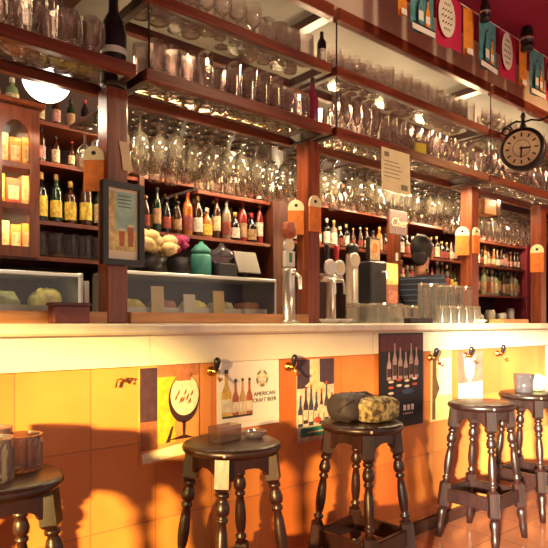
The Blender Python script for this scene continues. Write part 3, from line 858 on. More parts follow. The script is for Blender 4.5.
# ------------------------------------------------------------------ draught taps
GREEN = plain('green_print', (0.05, 0.28, 0.10), 0.4)
def badge(parent, x, z, r, ring='white', y=-0.03, mark=None):
    mx = Matrix.Translation((x, y, z)) @ Matrix.Rotation(R(90), 4, 'X')
    o = MB().lathe([(r * 0.9, -0.008), (r, -0.004), (r, 0.004), (r * 0.88, 0.008)], 24, mx=mx).build('badge', M[ring], parent)
    MB().lathe([(r * 0.62, 0.0), (r * 0.62, 0.0016)], 20, mx=Matrix.Translation((x, y - 0.008, z)) @ Matrix.Rotation(R(90), 4, 'X')).build('badge_print', M[mark or 'yellowpaper'], o)
    return o
p = at(289, 280, 2.12)
tp = empty('beer_tap', 'chrome beer tap with round white badge and white green-marked plate, left of second post', 'beer tap', (p.x, 2.12, 1.138))
MB().lathe([(0.05, 0), (0.05, 0.012), (0.032, 0.02), (0.028, 0.22), (0.032, 0.24), (0.032, 0.26), (0.02, 0.27)], 20).build('column', M['chrome'], tp)
MB().tube([(0, 0, 0.235), (0, -0.05, 0.235), (0, -0.075, 0.215), (0, -0.078, 0.16)], 0.009).build('spout', M['chrome'], tp)
MB().box(-0.03, 0.03, -0.012, 0.012, 0.27, 0.345, bev=0.003).box(-0.009, 0.009, -0.0135, -0.012, 0.29, 0.335, 1).build('name_plate', [M['white'], GREEN], tp)
badge(tp, 0, 0.375, 0.032, y=0.0)
MB().lathe([(0.012, 0.40), (0.034, 0.415), (0.036, 0.455), (0.028, 0.47), (0.03, 0.48)], 18).build('handle', plain('copper_red', (0.40, 0.10, 0.05), 0.35, vary=0.3, scale=40), tp)
t2 = empty('beer_tap', 'two-tap chrome beer tower with white round badges and a red handle', 'beer tap', (at(331, 300, 2.16).x, 2.16, 1.138))
MB().lathe([(0.045, 0), (0.045, 0.012), (0.026, 0.02), (0.024, 0.20), (0.028, 0.215), (0.028, 0.235)], 20).build('column', M['chrome'], t2)
mx = Matrix.Translation((0, 0, 0.235)) @ Matrix.Rotation(R(90), 4, 'Y')
MB().lathe([(0.0, -0.075), (0.022, -0.07), (0.024, 0.0), (0.022, 0.07), (0.0, 0.075)], 16, mx=mx).build('crossbar', M['chrome'], t2)
for xx, hm in ((-0.04, 'black'), (0.03, 'red')):
    MB().tube([(xx, -0.01, 0.225), (xx, -0.055, 0.222), (xx, -0.065, 0.19), (xx, -0.066, 0.15)], 0.007).build('spout', M['chrome'], t2)
    MB().lathe([(0.006, 0.25), (0.006, 0.29), (0.012, 0.34), (0.016, 0.40), (0.008, 0.41)], 12, mx=Matrix.Translation((xx, -0.01, 0))).build('handle', M[hm], t2)
    badge(t2, xx - 0.004, 0.285, 0.042, y=-0.035, mark='steel' if hm == 'black' else None)
t3 = empty('beer_tap', 'tall plain chrome beer column with white badge and black ball top', 'beer tap', (at(352, 300, 2.2).x, 2.2, 1.138))
MB().lathe([(0.05, 0), (0.05, 0.01), (0.034, 0.02), (0.034, 0.37), (0.03, 0.38)], 20).build('column', M['chrome'], t3)
MB().blob((0, 0, 0.405), 0.038, 0.038, 0.035).build('ball_cap', M['black'], t3)
badge(t3, -0.03, 0.34, 0.040, y=-0.045)
t4 = empty('drinks_dispenser', 'black upright drinks dispenser with a picture panel on top behind the taps', 'dispenser', (at(371, 300, 2.3).x, 2.3, 1.138))
MB().box(-0.075, 0.075, -0.06, 0.08, 0, 0.36, bev=0.008).build('body', M['black'], t4)
MB().box(-0.05, 0.05, -0.03, 0.0, 0.36, 0.50, bev=0.003).box(-0.042, 0.042, -0.0315, -0.03, 0.37, 0.49, 1).prism(circle(0, 0.44, 0.022, 0.03), -0.0325, -0.0316, 2).build('picture_panel', [M['black'], plain('panel_tan', (0.55, 0.36, 0.20), 0.5, vary=0.3, scale=30), M['orange']], t4)
MB().tube([(0.03, -0.06, 0.30), (0.03, -0.09, 0.30), (0.03, -0.095, 0.26)], 0.006).build('spout', M['chrome'], t4)
for (px1, py1, Y, wd, h, cn, cc) in ((387, 262, 2.50, 0.11, 0.14, 'golden', (0.78, 0.50, 0.16)), (387, 295, 2.50, 0.11, 0.25, 'brown', (0.28, 0.10, 0.07))):
    q = at(px1, py1, Y)
    zz = 1.138 if cn != 'golden' else 1.388
    o = MB().box(-wd / 2, wd / 2, -0.05, 0.05, 0, h, bev=0.004).box(-wd * 0.38, wd * 0.38, -0.0515, -0.05, h * .2, h * .85, 1).build('carton', [plain(cn.split()[0] + '_box', cc, 0.5, vary=0.4, scale=18), plain(cn.split()[0] + '_box_print', tuple(min(1, x * 1.5) for x in cc), 0.5, vary=0.5, scale=35)], None, (q.x, Y - 0.0, zz))
    tag(o, '%s carton stacked between the black dispenser and the reddish column' % cn, 'carton')

# hanging board and sheet
q = at(399, 223, 2.24)
hb = empty('hanging_board', 'grey hanging board with pale script lettering below the rack of glasses', 'sign', (q.x, 2.24, q.z))
MB().box(-0.085, 0.085, 0, 0.012, -0.07, 0.075, bev=0.003).build('board', plain('grey_board', (0.24, 0.17, 0.17), 0.6, vary=0.15, scale=30), hb)
MB().tube([(-0.06, 0.006, 0.075), (-0.06, 0.035, 2.045 - q.z)], 0.002).tube([(0.06, 0.006, 0.075), (0.06, 0.035, 2.045 - q.z)], 0.002).build('cord', M['matblack'], hb)
text('lettering', 'Cher', 0.075, M['yellowpaper'], hb, (0, -0.0008, 0.0), shear=0.25)
q = at(396, 172, 1.995)
ps = empty('paper_sheet', 'pale yellow printed sheet taped to the lower shelf rail above the bartender', 'paper', (q.x, 1.996, q.z))
hw_ = (at(411, 0, 2).x - at(381, 0, 2).x) / 2
MB().prism([(-hw_ * .93, 0.115), (hw_ * .93, 0.115), (hw_, -0.105), (0.2 * hw_, -0.112), (-hw_ * .9, -0.105)], 0, 0.0015).build('sheet', M['yellowpaper'], ps)
pr = MB().box(-hw_ * .75, -hw_ * .45, -0.0006, 0, 0.07, 0.095)
for k in range(5):
    pr.box(-hw_ * .75, hw_ * (0.2 + 0.1 * (k % 3)), -0.0006, 0, 0.045 - k * 0.02, 0.049 - k * 0.02)
pr.box(hw_ * .35, hw_ * .8, -0.0006, 0, -0.09, -0.06)
pr.build('print', plain('grey_print', (0.25, 0.22, 0.14), 0.6), ps)
q = at(418, 130, 2.06)
o = MB().box(-0.05, 0.05, 0, 0.02, 0, 0.08, bev=0.004).build('yellow_glow_block', plain('yellow_glow_block', (0.95, 0.75, 0.05), 0.5), None, (q.x, 2.045, ZL), (0, 0, R(-12)))  # yellow block standing in for a glowing yellow spot of light
tag(o, 'bright yellow packet among the glasses on the lower overhead shelf', 'block')

# wooden box under the rack by the third post
q = at(487, 208, 2.25)
wb = empty('wall_box', 'small orange wooden box hung under the rail right of the third post', 'box', (q.x, 2.25, q.z))
MB().box(-0.10, 0.10, -0.04, 0.04, -0.055, 0.055, bev=0.004).build('body', M['ledge'], wb)
MB().box(0.06, 0.105, -0.045, 0.045, -0.06, 0.06).build('end_cap', M['darkwood'], wb)
MB().tube([(-0.08, 0, 0.055), (-0.08, 0.03, 2.06 - q.z)], 0.004).tube([(0.08, 0, 0.055), (0.08, 0.03, 2.06 - q.z)], 0.004).build('hanger', M['iron'], wb)

# ------------------------------------------------------------------ bartender
bx_, by_ = 3.91, 2.78
SKIN = plain('skin', (0.45, 0.22, 0.15), 0.55)
HAIR = plain('black_hair', (0.010, 0.008, 0.012), 0.6)
m, nt, out = newmat('striped_shirt')
bs = nt.nodes.new('ShaderNodeBsdfPrincipled'); bs.inputs['Roughness'].default_value = 0.85
tc = nt.nodes.new('ShaderNodeTexCoord'); sp = nt.nodes.new('ShaderNodeSeparateXYZ')
mt = nt.nodes.new('ShaderNodeMath'); mt.operation = 'MULTIPLY'; mt.inputs[1].default_value = 2 * math.pi / 0.042
sn = nt.nodes.new('ShaderNodeMath'); sn.operation = 'SINE'
rp = nt.nodes.new('ShaderNodeValToRGB')
rp.color_ramp.elements[0].position = 0.80; rp.color_ramp.elements[0].color = (0.012, 0.016, 0.035, 1)
rp.color_ramp.elements[1].position = 0.95; rp.color_ramp.elements[1].color = (0.09, 0.13, 0.20, 1)
nt.links.new(tc.outputs['Object'], sp.inputs[0]); nt.links.new(sp.outputs['Z'], mt.inputs[0]); nt.links.new(mt.outputs[0], sn.inputs[0])
nt.links.new(sn.outputs[0], rp.inputs[0]); nt.links.new(rp.outputs[0], bs.inputs['Base Color']); nt.links.new(bs.outputs[0], out.inputs[0])
SHIRT = m
TROU = plain('dark_trousers', (0.02, 0.02, 0.03), 0.8)
def skin_obj(name, verts, edges, radii, mat, parent=None, loc=(0, 0, 0), rz=0.0, root=0, lev=2):
    me = bpy.data.meshes.new(name)
    me.from_pydata(verts, edges, [])
    me.materials.append(mat)
    o = put(name, me, parent, loc, (0, 0, rz))
    sm = o.modifiers.new('skin', 'SKIN')
    sm.use_smooth_shade = True
    ld = me.skin_vertices[0].data if me.skin_vertices else None
    if ld is None:
        o.data.update()
        ld = me.skin_vertices[0].data
    for i, r in enumerate(radii):
        ld[i].radius = r if isinstance(r, tuple) else (r, r)
        ld[i].use_root = (i == root)
    ss = o.modifiers.new('subd', 'SUBSURF')
    ss.levels = lev; ss.render_levels = lev
    return o
# local frame: faces +Y (towards the back shelves), x to the sides
BV = [(0, 0, 0.97), (0, 0, 1.12), (0, 0.01, 1.28), (0, 0.0, 1.42), (0, -0.005, 1.50), (0, 0.0, 1.56), (0, 0.02, 1.63), (0, 0.02, 1.71), (0, 0.015, 1.765),
      (-0.17, 0, 1.45), (-0.21, 0.02, 1.23), (-0.17, 0.14, 1.20), (-0.15, 0.20, 1.21),
      (0.17, 0, 1.45), (0.22, 0.02, 1.23), (0.20, 0.15, 1.24), (0.18, 0.21, 1.26),
      (-0.09, 0, 0.90), (-0.10, 0.01, 0.50), (-0.10, -0.02, 0.09), (-0.11, 0.12, 0.04),
      (0.09, 0, 0.90), (0.10, 0.01, 0.50), (0.10, -0.02, 0.09), (0.11, 0.12, 0.04)]
BE = [(0, 1), (1, 2), (2, 3), (3, 4), (4, 5), (5, 6), (6, 7), (7, 8), (3, 9), (9, 10), (10, 11), (11, 12), (3, 13), (13, 14), (14, 15), (15, 16),
      (0, 17), (17, 18), (18, 19), (19, 20), (0, 21), (21, 22), (22, 23), (23, 24)]
BR = [(0.15, 0.11), (0.135, 0.10), (0.15, 0.11), (0.15, 0.10), 0.065, 0.055, 0.075, 0.088, 0.07, 0.062, 0.045, 0.035, 0.028, 0.062, 0.045, 0.035, 0.028,
      0.085, 0.062, 0.045, 0.04, 0.085, 0.062, 0.045, 0.04]
pe = empty('person', 'bartender with black hair in a dark blue striped shirt, back turned, behind the counter', 'person', (bx_, by_, 0), R(-72))
pe.scale = (0.84, 0.95, 1.0)
body = skin_obj('body', BV, BE, BR, SKIN, pe)
# hands: palm continues the forearm; fingers and thumb
for sx, pts in ((-1, (-0.15, 0.20, 1.21)), (1, (0.18, 0.21, 1.26))):
    hv, he, hr = [Vector(pts), Vector(pts) + Vector((0, 0.06, 0))], [(0, 1)], [0.026, (0.030, 0.016)]
    for k, (dx, L) in enumerate(((-0.024, 0.062), (-0.008, 0.072), (0.008, 0.068), (0.024, 0.052))):
        b0 = len(hv)
        hv += [Vector(pts) + Vector((dx, 0.085, 0.002)), Vector(pts) + Vector((dx * 1.1, 0.085 + L * .55, -0.006)), Vector(pts) + Vector((dx * 1.1, 0.085 + L * .9, -0.03))]
        he += [(1, b0), (b0, b0 + 1), (b0 + 1, b0 + 2)]; hr += [0.010, 0.009, 0.008]
    b0 = len(hv)
    hv += [Vector(pts) + Vector((-sx * 0.030, 0.03, -0.005)), Vector(pts) + Vector((-sx * 0.045, 0.065, -0.02))]
    he += [(0, b0), (b0, b0 + 1)]; hr += [0.011, 0.009]
    skin_obj('hand', [tuple(v) for v in hv], he, hr, SKIN, pe, lev=1)
# clothing
SV = [BV[i] for i in (0, 1, 2, 3, 9, 10, 13, 14)] + [(-0.20, 0.085, 1.19), (0.22, 0.09, 1.21), (0, -0.003, 1.47)]
SE = [(0, 1), (1, 2), (2, 3), (3, 4), (4, 5), (3, 6), (6, 7), (5, 8), (7, 9), (3, 10)]
SR = [(0.165, 0.125), (0.155, 0.118), (0.168, 0.125), (0.165, 0.115), 0.078, 0.060, 0.078, 0.060, 0.052, 0.052, 0.085]
skin_obj('shirt', SV, SE, SR, SHIRT, pe)
TV = [(0, 0, 0.97)] + [BV[i] for i in (17, 18, 19, 21, 22, 23)]
skin_obj('trousers', TV, [(0, 1), (1, 2), (2, 3), (0, 4), (4, 5), (5, 6)], [(0.16, 0.12), 0.10, 0.078, 0.062, 0.10, 0.078, 0.062], TROU, pe)
hh = MB().blob((0, 0.0, 1.725), 0.098, 0.110, 0.105, seg=28, rings=16, jit=0.03, seed=4)
hh.blob((0, -0.045, 1.655), 0.075, 0.060, 0.075, seg=20, rings=12, jit=0.04, seed=6)
hh.build('hair', HAIR, pe)
for sx in (-1, 1):
    MB().blob((sx * 0.088, 0.025, 1.665), 0.014, 0.022, 0.034, seg=12, rings=8).build('ear', SKIN, pe)
    MB().blob((sx * 0.032, 0.106, 1.69), 0.012, 0.008, 0.008, seg=10, rings=6).build('eye', M['white'], pe)
MB().blob((0, 0.118, 1.665), 0.014, 0.022, 0.026, seg=12, rings=8).build('nose', SKIN, pe)
MB().blob((0, 0.103, 1.625), 0.026, 0.008, 0.007, seg=12, rings=6).build('mouth', plain('lips', (0.40, 0.12, 0.10), 0.5), pe)

# ------------------------------------------------------------------ glasses on the counter by the taps
for ri, yy in enumerate((1.985, 2.105)):
    for i in range(14):
        xx = (2.40 if ri == 0 else 2.36) + i * 0.086
        if ri == 0 and (2.60 < xx < 2.93 or xx > 3.4) or (ri == 1 and xx > 2.90):
            continue
        stand('uptumbler', (xx, yy, 1.138 + 0.105), 'turned upside down in the row on the counter by the taps', 'upturned tumblers on the counter', up=False)
for ri, yy in enumerate((2.10,)):
    for i in range(6):
        stand('upbeer', (2.97 + ri * 0.045 + i * 0.095, yy, 1.138 + 0.235), 'upside down on the counter left of the third post', 'tall upturned glasses on the counter', up=False)
for i, (pxx, cn, mt) in enumerate(((331, 'white', 'white'), (344, 'cream', 'marble'), (480, 'pale', 'marble'))):
    q = at(pxx, 320, 1.965)
    o = MB().lathe([(0.030, 0), (0.048, 0.014), (0.050, 0.022), (0.046, 0.022), (0.030, 0.008)], 20).build('ashtray', M[mt], None, (q.x, 1.975, 1.138))
    tag(o, '%s round ashtray at the counter edge %s' % (cn, ('just right of the second post', 'below the chrome column', 'in front of the third post')[i]), 'ashtray')
for (pxx, wd, lab, mt) in ((416, 0.20, 'brown flat tray on the counter in front of the tall glasses', 'stool'), (515, 0.34, 'reddish wooden tray on the counter right of the third post', 'ledge')):
    q = at(pxx, 318, 2.0)
    tag(MB().box(-wd / 2, wd / 2, -0.06 + .05, 0.06 + .03, 0, 0.008).box(-wd / 2, wd / 2, -0.01, -0.004, 0.008, 0.028).box(-wd / 2, wd / 2, 0.084, 0.09, 0.008, 0.028).box(-wd / 2, -wd / 2 + .006, -0.004, 0.084, 0.008, 0.028).box(wd / 2 - .006, wd / 2, -0.004, 0.084, 0.008, 0.028).build('serving_tray', M[mt], None, (q.x, 1.97 if pxx < 450 else 2.0, 1.138)), lab, 'tray')
# crockery on the back counter, right end
for i, (pxx, h, r, cn) in enumerate(((488, 0.11, 0.05, 'white jug'), (500, 0.08, 0.045, 'grey cup'), (512, 0.13, 0.05, 'cream jar'), (522, 0.10, 0.06, 'white bowl'), (533, 0.15, 0.04, 'white canister'))):
    q = at(pxx, 300, 3.05)
    o = MB().lathe([(r * 0.7, 0), (r, h * 0.15), (r, h * 0.8), (r * 0.8, h), (r * 0.74, h), (r * 0.7, h * 0.4)], 18).build('crockery', M['white'] if 'white' in cn else M['marble'], None, (5.05 + 0.2 * i, 3.07, 1.14))
    tag(o, '%s on the back counter, %s from the third post' % (cn, ORD[i]), 'crockery', 'crockery on the back counter')

# ------------------------------------------------------------------ posters on the tiled front
def poster(px0, px1, pyt, pyb, lab, paper, tilt=0.0, y=PY - 0.002, band=False):
    yy = PY - (0.016 if band else 0.003)
    a, b = at(px0, 0, yy), at(px1, 0, yy)
    pm = (px0 + px1) / 2
    zt_, zb_ = at(pm, pyt, yy).z, at(pm, pyb, yy).z
    t = empty('poster', lab, 'poster', ((a.x + b.x) / 2, yy, (zt_ + zb_) / 2))
    t.rotation_euler = (0, R(tilt), 0)
    W, H = (b.x - a.x) / 2, (zt_ - zb_) / 2
    MB().box(-W, W, 0, 0.002, -H, H).build('paper', paper, t)
    return t, W, H
D = -0.0010
def mats(*cs):
    return [plain('print', c, 0.5, vary=0.25, scale=35) for c in cs]
# 1: beer goblet
t, W, H = poster(139, 199, 363, 461, 'brown and orange poster of a stemmed beer goblet with a pale bottom strip', plain('print', (0.62, 0.28, 0.10), 0.5, vary=0.3, scale=9))
m1 = mats((0.06, 0.025, 0.04), (0.85, 0.45, 0.03), (0.80, 0.72, 0.52), (0.045, 0.015, 0.015), (0.80, 0.74, 0.56), (0.30, 0.10, 0.05), (0.45, 0.16, 0.07))
a = MB()
a.box(-W * .97, -W * .42, D, 0, -H * .15, H * .92, 0)
a.box(-W * .97, -W * .42, D, 0, -H * .72, -H * .15, 5)
a.box(-W * .42, W * .18, D, 0, -H * .62, H * .72, 1)
a.box(-W * .42, W * .97, D, 0, H * .72, H * .97, 6)
gx, gz, gr = W * .46, H * .28, W * .52
a.prism(circle(gx, gz - H * .03, gr, H * .50, 30), 2 * D, D, 3)
a.prism(circle(gx + W * .03, gz + H * .04, gr * .92, H * .42, 30), 3 * D, 2 * D, 2)
a.box(gx - gr * .5, gx + gr * .45, 4 * D, 3 * D, gz + H * .34, gz + H * .50, 6)
a.prism([(gx - W * .05, gz - H * .50), (gx + W * .05, gz - H * .50), (gx + W * .03, -H * .50), (gx + W * .35, -H * .58), (gx - W * .55, -H * .58), (gx - W * .03, -H * .50)], 2 * D, D, 3)
for k in range(8):
    x_ = gx - gr * .55 + gr * .15 * k
    z_ = gz + H * .10 * math.sin(k * 1.9)
    a.prism([(x_ - W * .05, z_ - H * .06), (x_ + W * .03, z_ - H * .02), (x_ + W * .07, z_ + H * .08), (x_, z_ + H * .03)], 4 * D, 3 * D, 5)
a.prism([(-W * .15, -H * .62), (W * .05, -H * .3), (W * .10, -H * .3), (-W * .02, -H * .62)], 2 * D, D, 3)
a.prism([(-W * .92, -H * .78), (W * .55, -H * .66), (W * .62, -H * .90), (-W * .88, -H * .98)], 2 * D, D, 4)
a.build('printed_picture', m1, t)
# 2: craft beer
t, W, H = poster(217, 279, 360, 427, 'white AMERICAN CRAFT BEER poster with four bottles', M['paper'], tilt=-0.5)
m2 = mats((0.62, 0.42, 0.10), (0.40, 0.12, 0.05), (0.55, 0.36, 0.16), (0.20, 0.22, 0.17), (0.72, 0.68, 0.52), (0.06, 0.05, 0.04))
def pbottle(a, x, z0, h, w, mi, my, D0=0.0):
    a.prism([(x - w, z0), (x + w, z0), (x + w, z0 + h * .5), (x + w * .35, z0 + h * .68), (x + w * .3, z0 + h), (x - w * .3, z0 + h), (x - w * .35, z0 + h * .68), (x - w, z0 + h * .5)], D0 + D, D0, mi)
    a.box(x - w * .92, x + w * .92, D0 + 1.8 * D, D0 + D, z0 + h * .10, z0 + h * .38, my)
    a.box(x - w * .36, x + w * .36, D0 + 1.8 * D, D0 + D, z0 + h * .93, z0 + h * 1.01, 5)
a = MB()
pbottle(a, -W * .72, -H * .62, H * 1.36, W * .15, 0, 4)
for k, mm in enumerate((1, 2, 1)):
    pbottle(a, -W * .44 + k * W * .22, -H * .62, H * 1.08, W * .10, mm, 4)
a.box(-W * .86, W * .08, D * 2.2, D * 1.8, -H * .66, -H * .60, 5)
a.prism(circle(W * .42, H * .42, W * .20, H * .26, 28), D, 0, 3)
a.prism(circle(W * .42, H * .42, W * .13, H * .17, 24), 2 * D, D, 4)
for k in range(5):
    an = R(72 * k + 18)
    a.prism(circle(W * .42 + W * .155 * math.cos(an), H * .42 + H * .20 * math.sin(an), W * .05, H * .06, 8), 2 * D, D, 4)
a.box(-W * .9, W * .85, D, 0, -H * .82, -H * .80, 4)
a.build('printed_picture', m2, t)
INK = plain('grey_ink', (0.10, 0.10, 0.09), 0.6)
text('lettering', 'AMERICAN', W * .145, INK, t, (W * .50, -0.001, -H * .05))
text('lettering', 'CRAFT BEER', W * .145, INK, t, (W * .50, -0.001, -H * .24))
# 3: collage
t, W, H = poster(297, 334, 359, 440, 'blue and white collage poster of bottles with a teal bottom band', plain('print', (0.66, 0.60, 0.50), 0.5, vary=0.35, scale=25))
m3 = mats((0.06, 0.035, 0.06), (0.75, 0.55, 0.32), (0.05, 0.07, 0.13), (0.72, 0.66, 0.56), (0.03, 0.22, 0.24), (0.45, 0.08, 0.07))
a = MB()
a.box(-W, -W * .35, D, 0, H * .3, H, 0); a.box(W * .2, W * .98, D, 0, H * .35, H, 0)
a.box(-W * .2, W * .15, D, 0, H * .4, H * .95, 1)
a.prism([(-W * .2, H * .5), (W * .4, H * .4), (W * .95, H * .1), (W * .95, -H * .1), (W * .1, H * .2), (-W * .6, H * .35)], 2 * D, D, 1)
for k in range(7):
    x = -W * .85 + k * W * .28
    pbottle(a, x, -H * .62 + (k % 2) * H * .06, H * (.75 + .12 * (k % 3)), W * .11, (2, 0, 2, 2, 0)[k % 5], 3, D0=2 * D)
a.prism(circle(W * .25, -H * .25, W * .22, H * .12, 20), 5 * D, 4 * D, 3)
a.prism(circle(W * .05, -H * .50, W * .18, H * .08, 16), 5 * D, 4 * D, 5)
a.box(-W * .8, W * .98, 5 * D, 0, -H * .88, -H * .66, 4)
a.box(-W * .5, W * .6, 6 * D, 5 * D, -H * .79, -H * .76, 3)
a.build('printed_picture', m3, t)
# 4: dark bottles
t, W, H = poster(379, 423, 333, 427, 'tall dark navy poster with a row of slim glasses above white marks', plain('print', (0.007, 0.005, 0.012), 0.5, vary=0.3, scale=9), band=True)
m4 = mats((0.10, 0.018, 0.03), (0.40, 0.30, 0.34), (0.72, 0.64, 0.62), (0.03, 0.06, 0.16), (0.55, 0.10, 0.06), (0.05, 0.03, 0.05))
a = MB()
a.box(-W * .95, W * .95, D, 0, H * .62, H * .96, 0)
for k in range(6):
    x = -W * .58 + k * W * .25
    pbottle(a, x, H * .02, H * (.62 + .10 * ((k * 2) % 3)), W * .09, 1, 5, D0=D)
for k in range(9):
    a.prism(circle(-W * .5 + (k % 4) * W * .36, -H * .02 - (k // 4) * H * .12 + H * .03 * (k % 2), W * .12, H * .028, 10), 3 * D, 2 * D, (2, 4, 2)[k % 3])
a.prism(circle(W * .25, -H * .25, W * .28, H * .06, 18), 3 * D, 2 * D, 3)
for k, x in enumerate((0.06, 0.24, 0.42)):
    a.box(W * x, W * (x + .12), 2 * D, D, -H * .66, -H * .54, 2)
a.box(W * .05, W * .5, 2 * D, D, -H * .74, -H * .71, 1)
a.build('printed_picture', m4, t)
# 5: pale upright poster
t, W, H = poster(431, 452, 349, 420, 'narrow pale yellow poster with dark twig drawing right of the navy poster', plain('print', (0.78, 0.62, 0.26), 0.5, vary=0.2, scale=15))
a = MB()
a.prism([(-W * .85, H * .9), (-W * .55, H * .9), (-W * .5, H * .2), (-W * .2, -H * .1), (-W * .6, -H * .4), (-W * .6, -H * .95), (-W * .9, -H * .95)], D, 0, 0)
a.box(-W * .3, W * .95, D, 0, -H * .3, H * .75, 1)
a.build('printed_picture', mats((0.16, 0.09, 0.04), (0.84, 0.78, 0.60)), t)
# 6: brown and white
t, W, H = poster(458, 483, 351, 401, 'small brown poster of a pale goblet with white lower half above stool', plain('print', (0.34, 0.17, 0.13), 0.5, vary=0.2, scale=20))
a = MB()
a.box(-W * .95, W * .95, D, 0, -H * .98, -H * .25, 0)
a.prism([(-W * .55, H * .8), (W * .35, H * .8), (W * .25, H * .1), (0, -H * .2), (-W * .2, -H * .2), (-W * .45, H * .1)], 2 * D, D, 0)
a.build('printed_picture', mats((0.80, 0.72, 0.62)), t)
# 7: edge poster
t, W, H = poster(546, 580, 345, 398, 'white poster behind the farthest stool', M['paper'])
a = MB(); a.box(-W * .9, W * .9, D, 0, H * .2, H * .9, 0); a.prism(circle(0, -H * .3, W * .6, H * .4), D, 0, 1)
a.build('printed_picture', mats((0.10, 0.12, 0.12), (0.45, 0.52, 0.25)), t)

# coat hooks
def hook(px_, py_, lab, band=False, knob=True):
    yy = PY - (0.012 if py_ < 352 or band else 0.0)
    q = at(px_, py_, yy)
    t = empty('coat_hook', lab, 'hook', (q.x, yy, q.z), 0, 'brass hooks under the counter')
    rot = Matrix.Rotation(R(90), 4, 'X')
    MB().lathe([(0.020, 0), (0.020, 0.004), (0.012, 0.008), (0.009, 0.04)], 16, mx=Matrix.Translation((0, 0, -0.02)) @ rot).build('plate', M['brass'], t)
    MB().tube([(0, -0.038, -0.02), (0, -0.05, -0.045), (0, -0.06, -0.055), (0, -0.072, -0.045)], 0.005).tube([(-0.025, -0.02, -0.022), (0.025, -0.02, -0.022)], 0.005).build('hook_arm', M['brass'], t)
    if knob:
        MB().lathe([(0.006, -0.012), (0.009, 0.0), (0.013, 0.02), (0.014, 0.034), (0.008, 0.045), (0.0, 0.047)], 14, mx=Matrix.Translation((0, -0.036, -0.01)) @ Matrix.Rotation(R(12), 4, 'X')).build('knob', M['black'], t)
    return t
hook(211, 366, 'brass hook with black knob left of the craft beer poster')
hook(288, 362, 'brass hook with black knob between the craft beer and collage posters')
hook(430, 354, 'brass hook with black knob just right of the navy poster')
hook(465, 352, 'brass hook with black knob above the small brown poster')
hook(497, 350, 'brass hook with black knob above the farthest stool')
q = at(122, 381, PY)
o = MB().tube([(-0.03, -0.012, -0.02), (-0.024, -0.014, 0.006), (-0.008, -0.014, 0.01), (0.0, -0.014, -0.004), (0.012, -0.014, 0.010), (0.03, -0.012, 0.008), (0.024, -0.012, -0.012)], 0.0035).tube([(0.0, 0.0, 0.0), (0.0, -0.014, 0.0)], 0.004).build('bracket_hook', M['brass'], None, (q.x, PY, q.z))
tag(o, 'small twisted brass hook on the bright tile left of the goblet poster', 'hook')

# ------------------------------------------------------------------ clock
q = at(523, 150, 1.86)
ck = empty('station_clock', 'round black rimmed double sided clock on an iron scroll bracket', 'clock', (q.x, 1.86, q.z), R(-74))
rot = Matrix.Rotation(R(90), 4, 'X')
MB().lathe([(0.108, -0.045), (0.130, -0.050), (0.136, -0.03), (0.136, 0.03), (0.130, 0.050), (0.108, 0.045)], 40, mx=rot, cap0=True, cap1=True).build('case', M['iron'], ck)
FACE = plain('ivory_dial', (0.72, 0.56, 0.38), 0.45, vary=0.12, scale=20)
for s_ in (1, -1):
    f = MB().lathe([(0.110, 0.0455), (0.110, 0.047)], 40, mx=Matrix.Rotation(R(90) * s_, 4, 'X')).build('dial', FACE, ck)
    n = MB()
    for k in range(12):
        an = R(30 * k)
        mx = Matrix.Rotation(R(180) if s_ < 0 else 0, 4, 'Z') @ Matrix.Translation((0.086 * math.sin(an), -0.0485, 0.086 * math.cos(an))) @ Matrix.Rotation(an, 4, 'Y')
        n.box(-0.005, 0.005, 0, 0.0015, -0.012, 0.012, mx=mx)
    for rr in (0.052,):
        for k in range(24):
            an = R(15 * k)
            mx = Matrix.Rotation(R(180) if s_ < 0 else 0, 4, 'Z') @ Matrix.Translation((rr * math.sin(an), -0.0485, rr * math.cos(an))) @ Matrix.Rotation(an, 4, 'Y')
            n.box(-0.007, 0.007, 0, 0.0015, -0.0015, 0.0015, mx=mx)
    n.build('hour_marks', M['matblack'], ck)
    h = MB()
    for an, L, wd in ((92, 0.055, 0.006), (183, 0.060, 0.005)):
        mx = Matrix.Rotation(R(180) if s_ < 0 else 0, 4, 'Z') @ Matrix.Translation((0, -0.050, 0)) @ Matrix.Rotation(R(an), 4, 'Y')
        h.box(-wd, wd, 0, 0.001, -0.012, L, mx=mx)
    h.build('hands', M['red'] if s_ < 0 else M['matblack'], ck)
MB().lathe([(0.010, 0.13), (0.022, 0.15), (0.014, 0.165), (0.012, 0.20), (0.018, 0.21), (0.010, 0.235), (0.0, 0.245)], 14).build('finial', M['iron'], ck)
br = MB()
br.tube([(x_, 0, z_) for x_, z_ in ((0.0, 0.175), (-0.04, 0.19), (-0.09, 0.17), (-0.14, 0.125), (-0.18, 0.12))], 0.007)
br.tube([(-0.10 + 0.035 * math.cos(R(a_)) * (1 - a_ / 900), 0, 0.135 + 0.035 * math.sin(R(a_)) * (1 - a_ / 900)) for a_ in range(0, 500, 30)], 0.005)
br.tube([(x_, 0, z_) for x_, z_ in ((0.0, 0.175), (0.05, 0.185), (0.10, 0.17), (0.15, 0.185))], 0.006)
br.build('bracket', M['iron'], ck)
